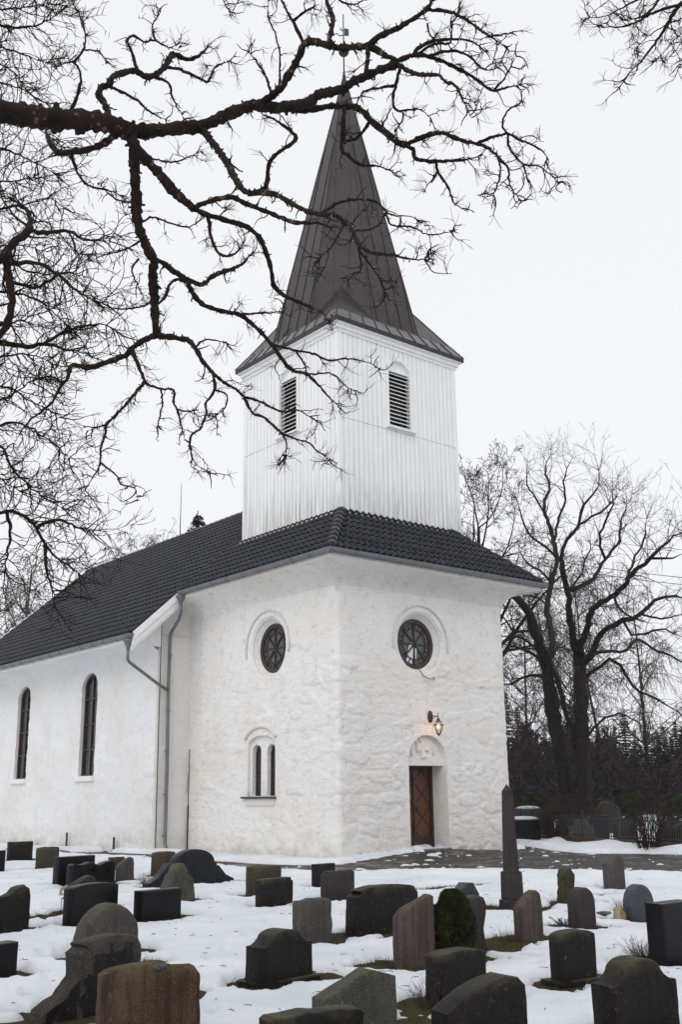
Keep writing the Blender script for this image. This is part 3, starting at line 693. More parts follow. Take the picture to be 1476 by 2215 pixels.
m = MB(); m.lathe([(.004, -.06), (.03, -.03), (.036, .01), (.015, .06), (.004, .065)], (0, -.36, lz + .22), 10); m.build('bulb', M['bulb'], la, True)
m = MB(); m.tube([(0, -.36, lz + .03), (0, -.36, lz + .16)], .014, 6); m.build('bulb_holder', M['trim'], la)
ld = bpy.data.lights.new('lantern_light', 'POINT'); ld.energy = 22; ld.color = (1, .46, .15); ld.shadow_soft_size = .04
lo = bpy.data.objects.new('lantern_light', ld); lo.location = (0, -.36, lz + .22); lo.parent = la; col.objects.link(lo)
# ================================================================ setting: ground, snow, path
def poly_sd(x, y, P):
    """signed distance to a polygon (negative inside), arrays"""
    d = np.full(x.shape, 1e9); ins = np.zeros(x.shape, bool); n = len(P)
    for i in range(n):
        ax, ay = P[i]; bx, by = P[(i + 1) % n]; ex, ey = bx - ax, by - ay; wx, wy = x - ax, y - ay
        t = np.clip((wx * ex + wy * ey) / (ex * ex + ey * ey), 0, 1); d = np.minimum(d, np.hypot(wx - ex * t, wy - ey * t))
        c = ((ay > y) != (by > y)) & (x < (bx - ax) * (y - ay) / ((by - ay) if abs(by - ay) > 1e-9 else 1e-9) + ax); ins ^= c
    return np.where(ins, -d, d)
PATH = [(-3.9, 30), (-3.8, 12.5), (-3.35, 8.2), (-3.25, 4.2), (-3.55, 1.2), (-3.55, -.6), (-3.2, -2.4), (-2.75, -3.6), (-1.75, -4.4), (-.6, -6.0), (0, -6.9), (1.0, -9.2), (3.5, -15), (6, -22),
        (13, -18), (9.0, -7.6), (7.4, -4.4), (6.2, -2.3), (7.2, -.6), (8.6, 1.8), (10.2, 5), (12, 10), (13, 22), (9, 22), (7.6, .1), (6.5, -.12), (4.3, -.05), (2.3, -.3), (.6, -.55), (-.7, -1.1), (-1.6, -.6), (-2.1, .6), (-2.15, 2.4), (-1.7, 5.2), (-1.55, 6.9), (-2.1, 9.9), (-3.0, 14.3), (-3.1, 30)]
CHURCH = [(0, 0), (6.5, 0), (6.5, 7.4), (7.8, 7.4), (7.8, 21.6), (-1.2, 21.6), (-1.2, 7.4), (0, 7.4)]
FENCE_A, FENCE_B = (14.2, 10.2), (7.2, -7.4)
STONES = []         # (x, y, width, depth, yaw in degrees) of everything that has melted its hollow in the snow
BARE = [(gnd(px, py)[:2], rx, ry) for px, py, rx, ry in ((960, 1922, 1.1, .35), (1060, 1915, 1.2, .3), (1075, 1966, .8, .5), (1020, 1975, .7, .3), (900, 1905, .7, .2), (1110, 1950, .5, .4), (1300, 1940, .5, .3), (640, 2040, .28, .12), (860, 2030, .4, .12), (730, 1952, .3, .12))]
FOOT = []
def walk(*pts):
    r_ = random.Random(len(FOOT) + 3); P = [gnd(*p)[:2] for p in pts]; side = 1
    for a_, b_ in zip(P[:-1], P[1:]):
        L = np.linalg.norm(b_ - a_); an = math.atan2(b_[1] - a_[1], b_[0] - a_[0])
        for k in range(max(1, int(L / .52))):
            q = a_ + (b_ - a_) * (k + .5) / max(1, int(L / .52)); side = -side; FOOT.append((q[0] - math.sin(an) * .10 * side + r_.gauss(0, .03), q[1] + math.cos(an) * .10 * side + r_.gauss(0, .03), an + r_.gauss(0, .12)))
walk((430, 2215), (480, 2060), (590, 1990), (660, 1935), (640, 1895)); walk((760, 2100), (800, 2050), (740, 2000), (720, 1960)); walk((1130, 2100), (1200, 2050), (1160, 2040), (1100, 2080)); walk((60, 1960), (120, 1990), (100, 2100), (60, 2200)); walk((290, 1890), (300, 1860)); walk((1180, 2200), (1290, 2160), (1310, 2080))
def rise(x, y): return .15 * np.exp(-(((x - 3.3) / 2.2) ** 2 + (y / 1.6) ** 2))
def snow_h(x, y):
    big = fbm(x * .45, y * .45, 4); fine = fbm(x * 2.3 + 40, y * 2.3, 4); tiny = fbm(x * 9, y * 9 + 7, 3)
    h = .040 + .095 * (big - .47) + .045 * (fine - .47) + .022 * (tiny - .45) + .010 * (fbm(x * 24, y * 24 + 3, 2) - .37)
    wob = (fbm(x * 2.6 + 9, y * 2.6 + 3, 4) - .46)
    for sx, sy, w_, d_, yw in STONES:
        near = (np.abs(x - sx) < 1.6) & (np.abs(y - sy) < 1.6)
        if not near.any(): continue
        a = R(yw); X, Y = x[near] - sx, y[near] - sy; u = X * math.cos(a) + Y * math.sin(a); v = -X * math.sin(a) + Y * math.cos(a)
        d = np.hypot(np.maximum(np.abs(u - .06) - w_ / 2, 0), np.maximum(np.abs(v) - d_ / 2, 0)); rr = .25 + .60 * wob[near]
        h[near] -= .15 * np.clip(1.35 - d / np.maximum(rr, .07), 0, 1) ** 1.15
    for (bx, by), rx, ry in BARE:
        d = np.hypot((x - bx) / rx, (y - by) / ry); h -= .16 * np.clip(1.15 - d + 1.5 * wob, 0, 1)
    for fx, fy, fa in FOOT:
        near = (np.abs(x - fx) < .3) & (np.abs(y - fy) < .3)
        if near.any():
            X, Y = x[near] - fx, y[near] - fy; u = X * math.cos(fa) + Y * math.sin(fa); v = -X * math.sin(fa) + Y * math.cos(fa); q = np.hypot(u / .15, v / .065); h[near] -= .05 * np.clip(1.3 - q, 0, 1) - .012 * np.exp(-((q - 1.5) / .35) ** 2)
    sd = poly_sd(x, y, PATH) + .34 * wob + .18 * (tiny - .45)
    bank = .09 * np.exp(-((sd - .45) / .4) ** 2)
    e = np.clip(sd / .30, 0, 1); e = e * e * (3 - 2 * e)
    h = (h + bank + .02) * e + (1 - e) * (-.05) + np.where(sd < 0, .062 * np.clip((fbm(x * 1.3 + 3, y * 4.5, 4) - .555) * 9, 0, 1.6), 0)
    wsd = poly_sd(x, y, CHURCH); rim = np.clip(1 - wsd / .5, 0, 1) * np.clip(wob * 3 + .3, 0, 1)
    h = np.where(wsd < 4, h - .0 * rim, h)
    fd = np.abs((x - FENCE_A[0]) * (FENCE_B[1] - FENCE_A[1]) - (y - FENCE_A[1]) * (FENCE_B[0] - FENCE_A[0])) / math.hypot(FENCE_B[0] - FENCE_A[0], FENCE_B[1] - FENCE_A[1])
    side = (x - FENCE_A[0]) * (FENCE_B[1] - FENCE_A[1]) - (y - FENCE_A[1]) * (FENCE_B[0] - FENCE_A[0])
    h += np.where(sd > 0, .22 * np.exp(-(fd / 1.1) ** 2) * np.clip((fbm(x * .5, y * .5 + 3, 3) - .30) * 3, .15, 1), 0)
    h = np.where(wsd < .06, np.minimum(h, .02 + rise(x, y)), h)
    h += rise(x, y) * .95
    return np.where(wsd < -.25, -.1, h)
def ground_sheet():
    m = MB(); N = 96; rs = [0, 4, 12, 30, 80, 200, 500, 1200]; V = [(0, 0, 0)]; F = []
    for r in rs[1:]: V += [(r * math.cos(2 * math.pi * k / N), r * math.sin(2 * math.pi * k / N), 0 if r < 600 else 0) for k in range(N)]
    for k in range(N): F.append((0, 1 + k, 1 + (k + 1) % N))
    for j in range(len(rs) - 2):
        for k in range(N): a = 1 + j * N; F.append((a + k, a + N + k, a + N + (k + 1) % N, a + (k + 1) % N))
    m.add(V, F); return m
t = NT('winter_turf'); v = t.map(); n1 = t.noise(v, 3, 5, .65); n2 = t.noise(v, 45, 4, .7)
c = t.mix(t.ramp(n1, [(.35, 0), (.65, 1)]), (.028, .026, .012), (.060, .058, .020)); c = t.mix(t.ramp(n2, [(.4, 0), (.65, 1)]), c, (.085, .066, .036))
M['turf'] = t.done(c, .95, t.bump(n2, 1.0, .03), spec=.1)
tag(ground_sheet().build('ground', M['turf']), kind='structure')
t = NT('wet_paving'); v = t.map(); n1 = t.noise(v, 1.1, 6, .72); n2 = t.noise(v, 18, 5, .75); cob = t.voro(t.map((1, 1, 1)), 8.5, 'DISTANCE_TO_EDGE'); cid = t.voro(t.map(), 8.5, 'F1', 1)
c = t.mix(t.ramp(n1, [(.35, 0), (.65, 1)]), (.024, .018, .016), (.075, .062, .054)); cs_ = t.sep(cid)[0]
c = t.mix(t.math('MULTIPLY', cs_, .5), c, (.035, .032, .031)); c = t.mix(t.ramp(cob, [(0, 1), (.08, 0)]), c, (.03, .027, .025)); c = t.mix(t.ramp(n2, [(.55, 0), (.75, 1)]), c, (.10, .09, .082))
M['paving'] = t.done(c, t.ramp(n1, [(.36, .12), (.5, .6), (.7, .85)]), t.bump(t.ramp(cob, [(0, 0), (.15, 1)]), 0.6, .02), spec=.25)
def path_sheet():
    b = bmesh.new(); n = len(PATH); vs_ = [b.verts.new((x, y, 0)) for x, y in PATH]; b.faces.new(vs_)
    bmesh.ops.triangulate(b, faces=b.faces[:])
    for i in range(0, 40):
        for no, rng in (((1, 0, 0), -5), ((0, 1, 0), -24)):
            o_ = rng + i * (.5 if no[0] else 1.0)
            bmesh.ops.bisect_plane(b, geom=b.verts[:] + b.edges[:] + b.faces[:], plane_co=(o_, o_, 0), plane_no=no)
    for k in range(5): bmesh.ops.bisect_plane(b, geom=b.verts[:] + b.edges[:] + b.faces[:], plane_co=(0, -1.3 + k * .4, 0), plane_no=(0, 1, 0))
    for v_ in b.verts: v_.co.z = .012 + float(rise(np.array(v_.co.x), np.array(v_.co.y)))
    me = bpy.data.meshes.new('path'); b.normal_update(); b.to_mesh(me); b.free()
    if me.polygons[0].normal.z < 0: me.flip_normals()
    return me
tag(obj('path', path_sheet(), M['paving'], None, True), kind='structure')
t = NT('old_wet_snow'); v = t.map(); n1 = t.noise(v, .9, 5, .6); n2 = t.noise(v, 22, 4, .6); n3 = t.noise(v, 70, 3, .7); n4 = t.noise(v, 4, 4)
c = t.mix(t.ramp(n1, [(.35, 0), (.7, 1)]), (.80, .83, .87), (.64, .68, .73)); deb = t.math('MULTIPLY', t.ramp(n3, [(.63, 0), (.70, 1)]), t.ramp(n4, [(.45, 0), (.62, 1)]))
c = t.mix(t.math('MULTIPLY', deb, .7), c, (.22, .18, .13)); zz = t.sep(v)[2]
c = t.mix(t.ramp(zz, [(0, .6), (.04, .12), (.09, 0)]), c, (.45, .46, .46))
M['snow'] = t.done(c, .55, t.bump(n3, .35, .012, t.bump(n2, .4, .03)), spec=.3)
M['snow'].node_tree.nodes['Principled BSDF'].inputs['Subsurface Weight'].default_value = 0.0
def snow_sheet():
    # rings around the standpoint: fine where people walk, coarse far off
    r = [2.2]
    while r[-1] < 240: r.append(r[-1] * (1.0095 if r[-1] < 34 else 1.05))
    r = np.array(r); f0 = math.degrees(math.atan2(CM[2][1], CM[2][0])); a = np.concatenate([np.arange(-180, -50, 4.0), np.arange(-50, -24, .8), np.arange(-24, 24, .16), np.arange(24, 50, .8), np.arange(50, 180, 4.0)])
    A = np.radians(f0 + a); X = CAM[0] + np.outer(r, np.cos(A)); Y = CAM[1] + np.outer(r, np.sin(A)); Z = snow_h(X, Y); nr, na = X.shape
    me = bpy.data.meshes.new('snow'); me.vertices.add(nr * na); me.vertices.foreach_set('co', np.stack([X, Y, Z], -1).ravel())
    i, j = np.meshgrid(np.arange(nr - 1), np.arange(na), indexing='ij'); j2 = (j + 1) % na
    q_ = np.stack([i * na + j, (i + 1) * na + j, (i + 1) * na + j2, i * na + j2], -1).reshape(-1, 4)
    zz_ = Z.ravel(); keep = zz_[q_].max(1) > -.015; q_ = q_[keep]
    me.loops.add(len(q_) * 4); me.loops.foreach_set('vertex_index', q_.ravel()); me.polygons.add(len(q_)); me.polygons.foreach_set('loop_start', np.arange(len(q_)) * 4)
    me.update(calc_edges=True); me.validate(); return me
# the inner disc under the photographer
def finish_snow():
    o = obj('snow', snow_sheet(), M['snow'], None, True); tag(o, kind='structure')
    m = MB(); m.add([(CAM[0] + 2.3 * math.cos(k * math.pi / 16), CAM[1] + 2.3 * math.sin(k * math.pi / 16), .045) for k in range(32)], [tuple(range(32))])
# ================================================================ gravestones
def granite(name, c1, c2, rough=.55, speck=.5, lichen=0.0, streak=0.0, bump=.25, edge=None):
    t = NT(name); v = t.map(); n1 = t.noise(v, 4, 5, .65); n2 = t.noise(v, 90, 3, .75); n3 = t.noise(v, 18, 5, .7); sv = t.noise(t.map((9, 9, .6)), 1.4, 4, .6)
    c = t.mix(t.ramp(n1, [(.35, 0), (.68, 1)]), c1, c2)
    c = t.mix(t.math('MULTIPLY', t.ramp(n2, [(.5, 0), (.72, 1)]), speck), c, tuple(min(1, x * 2.2 + .03) for x in c2))
    c = t.mix(t.math('MULTIPLY', t.ramp(n2, [(.32, 1), (.46, 0)]), speck), c, tuple(x * .35 for x in c1))
    if streak: c = t.mix(t.math('MULTIPLY', t.ramp(sv, [(.45, 0), (.65, 1)]), streak), c, tuple(x * .4 for x in c1))
    sp_ = t.voro(v, 34); c = t.mix(t.math('MULTIPLY', t.math('MULTIPLY', t.ramp(sp_, [(.10, 1), (.16, 0)]), t.ramp(n1, [(.48, 0), (.6, 1)])), .55 * min(1, lichen * 2)), c, (.16, .145, .11))
    if lichen:
        l1 = t.math('MULTIPLY', t.ramp(n3, [(.60, 0), (.66, 1)]), t.ramp(t.noise(v, 5.5, 3), [(.45, 0), (.62, 1)]))
        c = t.mix(t.math('MULTIPLY', l1, lichen), c, (.20, .19, .12))
        tc = t.n('ShaderNodeTexCoord'); zz = t.sep(tc.outputs['Generated'])[2]
        l2 = t.math('MULTIPLY', t.ramp(zz, [(.80, 0), (1, 1)]), t.ramp(n1, [(.42, 0), (.6, 1)])); c = t.mix(t.math('MULTIPLY', l2, lichen * .9), c, (.12, .115, .055))
    return t.done(c, t.ramp(n1, [(.3, max(.05, rough - .1)), (.7, rough + .1)]), t.bump(n2, bump * .6, .006, t.bump(n3, bump, .02)), spec=.16)
G = dict(
 black=granite('black_granite', (0.0041, 0.0041, 0.0051), (0.0075, 0.0075, 0.0089), .34, .35, .0, 0, .08),
 blue=granite('blue_black_granite', (0.0068, 0.0082, 0.0116), (0.0136, 0.0157, 0.0205), .30, .5, .0, .0, .06),
 dark=granite('dark_wet_granite', (0.0068, 0.0048, 0.0041), (0.0123, 0.0089, 0.0075), .55, .5, .5, .3),
 brown=granite('brown_rough_granite', (0.0495, 0.0297, 0.0185), (0.0867, 0.0558, 0.0343), .75, .5, .55, .7, .5),
 purple=granite('purple_brown_granite', (0.0275, 0.0198, 0.0198), (0.0468, 0.0341, 0.0330), .6, .5, .2, .3),
 grey=granite('grey_granite', (0.0523, 0.0468, 0.0429), (0.0880, 0.0798, 0.0726), .7, .6, .35, .35, .4),
 green=granite('lichened_grey_granite', (0.0468, 0.0451, 0.0358), (0.0825, 0.0798, 0.0633), .75, .7, .8, .25, .4),
 olive=granite('olive_sandstone', (0.0385, 0.0341, 0.0198), (0.0605, 0.0539, 0.0330), .8, .4, .5, .3, .4),
 edge=granite('rock_faced_edge', (0.0330, 0.0270, 0.0240), (0.0600, 0.0510, 0.0450), .85, .6, .4, .2, .6),
 pink=granite('pinkish_brown_granite', (0.0642, 0.0453, 0.0372), (0.0948, 0.0708, 0.0601), .7, .6, .15, .55, .3),
 slate=granite('blue_grey_granite', (0.0413, 0.0451, 0.0550), (0.0660, 0.0715, 0.0853), .5, .6, .0, .15, .15))
def outline(kind):
    arc = lambda x0, x1, z0, zt, n=12: [((x0 + x1) / 2 + (x1 - x0) / 2 * math.cos(math.pi * k / n), z0 + (zt - z0) * math.sin(math.pi * k / n)) for k in range(n + 1)]
    S = dict(
     rect=[(.5, 0), (.5, 1), (-.5, 1), (-.5, 0)],
     notch=[(.5, 0), (.5, .90), (.44, .91), (.43, 1), (-.42, 1), (-.46, .97), (-.5, .95), (-.5, 0)],
     seg=[(.5, 0)] + arc(-.5, .5, .90, 1.0) + [(-.5, 0)],
     low=[(.5, 0), (.5, .80), (.46, .90)] + arc(-.46, .46, .90, 1.0)[1:-1] + [(-.40, .88), (-.5, .80), (-.52, 0)],
     round=[(.5, 0), (.5, .45)] + arc(-.5, .5, .62, 1.0, 16) + [(-.5, .45), (-.5, 0)],
     full=[(.46, 0), (.5, .3)] + arc(-.5, .5, .42, 1.0, 18) + [(-.5, .3), (-.46, 0)],
     shoulder=[(.5, 0), (.5, .78), (.38, .80), (.36, .84)] + arc(-.33, .33, .84, 1.0, 12) + [(-.36, .84), (-.38, .80), (-.5, .78), (-.5, 0)],
     crown=[(.5, 0), (.5, .58), (.46, .62)] + arc(-.44, .44, .64, 1.0, 16) + [(-.46, .62), (-.5, .58), (-.5, 0)],
     ogee=[(.5, 0), (.5, .72), (.40, .735), (.32, .80)] + arc(-.27, .27, .86, 1.0, 12) + [(-.32, .80), (-.40, .735), (-.5, .72), (-.5, 0)],
     wavy=[(.5, 0), (.5, .94), (.40, 1.0), (.28, .96), (.15, .86), (.05, .90), (-.03, .99), (-.10, 1.0), (-.2, .93), (-.33, .92), (-.44, .98), (-.5, .9), (-.5, 0)],
     slant=[(.5, 0), (.49, .97), (.42, 1.0), (.0, .90), (-.3, .82), (-.48, .72), (-.5, .66), (-.5, 0)],
     slantround=[(.5, 0), (.49, .7), (.42, .93), (.28, 1.0), (.1, .96), (-.25, .80), (-.48, .66), (-.5, .6), (-.5, 0)],
     peak=[(.52, 0), (.5, .86), (.17, 1.0), (.12, 1.0), (-.5, .64), (-.5, 0)],
     hill=[(.5, 0), (.49, .86), (.40, .96), (.25, 1.0), (.05, .97), (-.2, .86), (-.38, .74), (-.5, .66), (-.5, 0)],
     boulder=[(.5, 0), (.5, .35), (.42, .62), (.25, .82), (.12, .98), (.0, 1.0), (-.12, .97), (-.22, .82), (-.34, .6), (-.46, .36), (-.52, .15), (-.5, 0)],
     pillar=[(.5, 0), (.42, .3), (.44, .6), (.40, .88), (.22, .99), (.0, 1.0), (-.28, .95), (-.42, .8), (-.40, .5), (-.46, .25), (-.5, 0)],
     rough=[(.5, 0), (.5, .90), (.46, .96), (.3, .985), (.12, .99), (.06, .965), (-.1, 1.0), (-.3, .97), (-.46, .955), (-.5, .90), (-.5, 0)],
     clipped=[(.5, 0), (.5, .84), (.43, .93), (.24, .94), (.17, .96), (.08, .995), (-.08, 1.0), (-.3, .975), (-.43, .95), (-.5, .90), (-.5, 0)],
     scoop=[(.5, 0), (.5, .75), (.46, .93), (.32, 1.0), (.15, .96), (.05, .86), (-.1, .80), (-.3, .80), (-.5, .82), (-.5, 0)],
     stop=[(.5, 0), (.49, .82), (.40, .96), (.22, 1.0), (.02, .95), (-.12, .86), (-.28, .78), (-.5, .76), (-.5, 0)],
     vase=[(.5, 0), (.34, .12), (.30, .4), (.44, .68), (.46, .86), (.34, .97), (.05, 1.0), (-.3, .97), (-.46, .82), (-.46, .3), (-.5, 0)],
     wing=[(.5, 0), (.5, 1.0), (.40, 1.0), (.22, .78), (.0, .50), (-.25, .34), (-.46, .24), (-.5, .15), (-.5, 0)],
     angular=[(.5, 0), (.46, .5), (.15, .98), (-.1, 1.0), (-.4, .72), (-.5, .3), (-.5, 0)])
    return S[kind]
def stone_mesh(kind, w, h, d, rough, seed, bev=.012, batter=.0, flip=False, rock=False):
    P = [(x * w * (-1 if flip else 1), z * (h + .06) - .06 if z < .001 else z * h) for x, z in outline(kind)]
    if flip: P = P[::-1]
    # resample the outline
    Q = []; L = .035 if rough > .006 else .06
    for i in range(len(P)):
        a, b = P[i], P[(i + 1) % len(P)]; n = max(1, int(math.hypot(b[0] - a[0], b[1] - a[1]) / L))
        Q += [(a[0] + (b[0] - a[0]) * k / n, a[1] + (b[1] - a[1]) * k / n) for k in range(n)]
    c = (0, h * .42); n = len(Q); V = []; F = []; rings = []
    def ring(inset, y):
        rings.append(len(V))
        for x, z in Q:
            dx, dz = x - c[0], z - c[1]; l = math.hypot(dx, dz); k = max(.02, 1 - inset / l); V.append((c[0] + dx * k, y * (1 - batter * max(0, z) / h), c[1] + dz * k))
    m_ = min(w, h) * .5
    for ins in (m_ * .97, m_ * .7, m_ * .45, m_ * .22): ring(ins, -d / 2)
    ring(bev, -d / 2); ring(bev * .3, -d / 2 + bev * .3); ring(0, -d / 2 + bev); ring(0, d / 2 - bev); ring(bev * .3, d / 2 - bev * .3); ring(bev, d / 2)
    for ins in (m_ * .22, m_ * .45, m_ * .7, m_ * .97): ring(ins, d / 2)
    for r in range(len(rings) - 1):
        for k in range(n): k2 = (k + 1) % n; F.append((rings[r] + k, rings[r] + k2, rings[r + 1] + k2, rings[r + 1] + k))
    F.append(tuple(range(n - 1, -1, -1))); F.append(tuple(rings[-1] + k for k in range(n)))
    if rough:
        W = []
        for x, y, z in V:
            p = Vector((x * 5 + seed * 7.1, y * 5, z * 5)); nv = noise.noise_vector(p) * rough + noise.noise_vector(p * 3.3) * rough * .5
            W.append((x + nv.x, y + nv.y * 1.2, z + (nv.z if z > .03 else 0)))
        V = W
    m = MB(); m.add(V, F)
    if rock:
        for r in range(len(rings) - 1):
            for k in range(n):
                x, y, z = V[rings[r] + k]; lim = 3 if noise.noise(Vector((x * 9, 3.1 + seed, z * 9))) > -.15 else 4
                if r >= lim - (1 if z > h * .55 else 0) and r < len(rings) - 1 - 3: m.m[r * n + k] = 1
    return m
def sharp(o, deg=34):
    o.data.set_sharp_from_angle(angle=R(deg)); return o
def grave(name, kind, mat, x, y, yaw, w, h, label, d=.16, rough=.0, bev=.015, group='gravestones in the snowy churchyard', flip=False, plinth=None, batter=0., lean=0., cat='gravestone', wing=None, sil=True, rock=False):
    global gseed
    gseed += 1; sd_ = gseed
    # outlines were measured on the face towards the viewer: step back half a thickness
    a = R(yaw)
    if sil: w -= .42 * d; x += math.cos(a) * .24 * d; y += math.sin(a) * .24 * d
    cx, cy = x - math.sin(a) * d / 2, y + math.cos(a) * d / 2
    m = stone_mesh(kind, w, h, d, rough, sd_, bev, batter, flip, rock); mm = [G[mat], G['edge']] if rock else G[mat]
    if plinth or wing:
        r = empty(name, (cx, cy, 0), a); tag(r, label, cat, group)
        hs_ = sharp(m.build('headstone', mm, r, True, True)); hs_.rotation_euler = (lean, 0, 0)
        if plinth:
            b = stone_mesh('rect', plinth[0], plinth[1], d + .12, .004, sd_ + 50, .012); b.build('plinth', G[plinth[2] if len(plinth) > 2 else mat], r, False, True)
        for wx, ww, wh, fl in wing or []:
            b = stone_mesh('wing', ww, wh, d * .85, rough, sd_ + 60, bev, 0, fl, rock); o = sharp(b.build('wing', mm, r, True, True)); o.location = (wx, .01, 0)
        o = r
    else:
        o = sharp(m.build(name, mm, None, True, True)); o.location = (cx, cy, 0); o.rotation_euler = (lean, 0, a); tag(o, label, cat, group)
    STONES.append((cx, cy, (plinth[0] if plinth else w) + (0 if not wing else 2 * wing[0][1]), d, yaw)); return o
gseed = 0
gr = grave
gr('gravestone', 'rect', 'black', -7.62, 3.11, -10, .34, .48, 'black slab cut off by the left edge near the nave wall')
gr('gravestone', 'rect', 'dark', -5.45, 7.04, 2, .75, .50, 'broad dark rectangular stone farthest left below the nave windows', rough=.004)
gr('gravestone', 'rect', 'dark', -5.07, 7.6, 4, .30, .29, 'low dark stone half hidden between the two slabs below the nave windows', d=.12)
gr('gravestone', 'rough', 'olive', -6.42, 3.08, 5, .60, .52, 'mossy brown square slab standing alone below the first nave windows', rough=.006)
gr('gravestone', 'rect', 'black', -7.98, -1.68, 10, .92, .54, 'wide black flat topped slab behind the wavy topped stone', d=.2)
gr('gravestone', 'wavy', 'black', -7.94, -2.35, 14, 1.12, .46, 'black stone with a wavy three humped top', d=.17)
gr('gravestone', 'slantround', 'dark', -9.99, -6.17, 18, .60, .50, 'dark rough stone with a slanting peak behind the polished arched one', rough=.012)
gr('gravestone', 'seg', 'black', -10.61, -7.86, 18, .84, .53, 'black polished stone with a gently arched top and bright top edge', d=.18, sil=False)
gr('gravestone', 'slantround', 'grey', -6.79, -1.48, 5, .43, .46, 'slim grey stone with a slanting rounded top left of the brown slab', rough=.006, d=.12)
gr('gravestone', 'rect', 'brown', -5.55, 1.28, 2, .42, .31, 'low brown stone partly hidden behind the slim grey slanting one', d=.12)
gr('gravestone', 'rough', 'brown', -5.48, -.76, 10, .62, .50, 'brown rough slab under the downpipe of the church', rough=.006)
gr('winged_gravestone', 'crown', 'blue', -6.41, -3.47, 6, 1.14, .66, 'big blue black monument with an arched middle and sweeping wings', d=.22, wing=[(-.80, .52, .42, False), (.76, .44, .34, True)])
gr('gravestone', 'boulder', 'green', -8.29, -6.05, -3, .68, .59, 'lichened natural boulder in front of the winged monument', d=.26, rough=.035, bev=.07)
gr('gravestone', 'rect', 'black', -9.69, -8.02, 8, .68, .40, 'squat black rectangular stone in front of the lichened boulder', d=.2, sil=False)
gr('gravestone', 'scoop', 'dark', -11.83, -7.89, 12, .64, .56, 'dark stone with a scooped top at the left edge', d=.18)
gr('gravestone', 'round', 'dark', -11.30, -5.5, 15, .46, .55, 'dark round topped stone peeping out behind the scooped one', d=.14)
gr('gravestone', 'boulder', 'green', -11.12, -6.6, 5, .30, .46, 'small greenish boulder between the scooped and round topped stones', rough=.03, bev=.05)
gr('gravestone', 'rect', 'black', -13.23, -11.13, 10, .40, .31, 'low black block at the left edge halfway up the snow', d=.2)
gr('gravestone', 'full', 'grey', -11.85, -10.67, 12, .86, .54, 'large grey boulder stone with a smooth round back', d=.24, rough=.015, bev=.08)
gr('winged_gravestone', 'low', 'dark', -13.20, -13.28, 16, .74, .57, 'dark rock faced monument with a long curved wing on its left', d=.20, rough=.018, bev=.03, rock=True, wing=[(-.44, .46, .36, False)])
gr('gravestone', 'clipped', 'brown', -13.62, -14.75, -10, .69, .56, 'nearest big brown lichened slab with a bumpy top and clipped corner', d=.17, rough=.012, bev=.03, sil=False)
gr('gravestone', 'rect', 'olive', -6.68, -6.19, -2, .70, .48, 'olive plain square slab in front of the paved path', d=.14, rough=.004)
gr('gravestone', 'notch', 'dark', -7.70, -7.94, 4, .68, .43, 'dark brown block with a notched upper right corner', d=.18, rough=.006)
gr('gravestone', 'rect', 'black', -4.98, -5.69, 7, .55, .42, 'small black square stone next to the path left of the corner', d=.14)
gr('gravestone', 'notch', 'purple', -6.41, -7.86, 3, .68, .47, 'purple brown polished square stone overlapping the small black one', d=.14, flip=True)
gr('gravestone', 'rough', 'grey', -9.70, -11.44, -3, .52, .50, 'grey streaked upright slab with chipped rough edges', d=.16, rough=.012)
gr('gravestone', 'low', 'dark', -8.44, -11.26, 3, 1.14, .56, 'wide dark low stone with a long flat arched top', d=.2, rough=.008)
gr('gravestone', 'slant', 'pink', -9.92, -13.37, -5, .50, .66, 'tall brown streaked slab with a slanting top left of the thuja', d=.13, rough=.007)
gr('gravestone', 'vase', 'purple', -8.72, -13.05, -2, .36, .56, 'slim waisted grey stone right of the thuja bush', d=.2, rough=.006, bev=.04)
gr('gravestone', 'angular', 'slate', -5.66, -9.96, 0, .54, .36, 'small angular blue grey stone peeping out behind the thuja', d=.2, rough=.012)
gr('gravestone', 'ogee', 'dark', -11.37, -13.23, 8, .63, .46, 'dark speckled stone with square shoulders and raised round middle', d=.24, rough=.004, plinth=(.72, .045), sil=False)
gr('gravestone', 'peak', 'green', -12.31, -15.31, -5, .70, .43, 'light grey green stone with an off centre peaked top', d=.16, rough=.004)
gr('gravestone', 'rough', 'dark', -13.07, -15.78, -10, .75, .33, 'dark rough topped slab cut off by the bottom edge', d=.18, rough=.008)
gr('gravestone', 'seg', 'dark', -10.94, -14.98, -3, .59, .41, 'dark lichen spotted stone with a low curved top behind the bottom slab', d=.2, rough=.006)
gr('gravestone', 'hill', 'dark', -12.24, -16.47, -7, .73, .51, 'big dark rough slab with a slightly sloping top at the bottom', d=.19, rough=.009)
gr('gravestone', 'slantround', 'pink', -7.68, -12.91, -5, .40, .54, 'pinkish brown stone with a slanting pointed top right of the obelisk', d=.15, rough=.004)
gr('gravestone', 'pillar', 'olive', -4.24, -10.68, -12, .34, .53, 'mottled brown natural standing stone near the path', d=.2, rough=.03, bev=.05)
gr('gravestone', 'round', 'purple', -6.53, -12.78, -5, .41, .50, 'purple brown round topped stone behind the spruce sprigs', d=.18, bev=.03)
gr('gravestone', 'stop', 'grey', -1.97, -9.88, -2, .49, .60, 'grey stone with a swan neck top standing closest to the paving', d=.14)
gr('gravestone', 'full', 'slate', -5.31, -12.74, -8, .50, .46, 'smooth blue grey disc shaped stone at the right', d=.18, bev=.03)
gr('gravestone', 'rect', 'black', -8.02, -15.07, -2, .60, .58, 'black tall slab at the right edge above the dry heather', d=.2)
gr('gravestone', 'seg', 'dark', -9.52, -15.06, -8, .42, .45, 'small dark arched stone standing on its own low plinth', d=.16, rough=.003, plinth=(.56, .05), sil=False)
gr('gravestone', 'ogee', 'dark', -11.05, -16.80, -7, .70, .54, 'big dark stone with a bulging ogee top in the bottom right corner', d=.22, rough=.007)
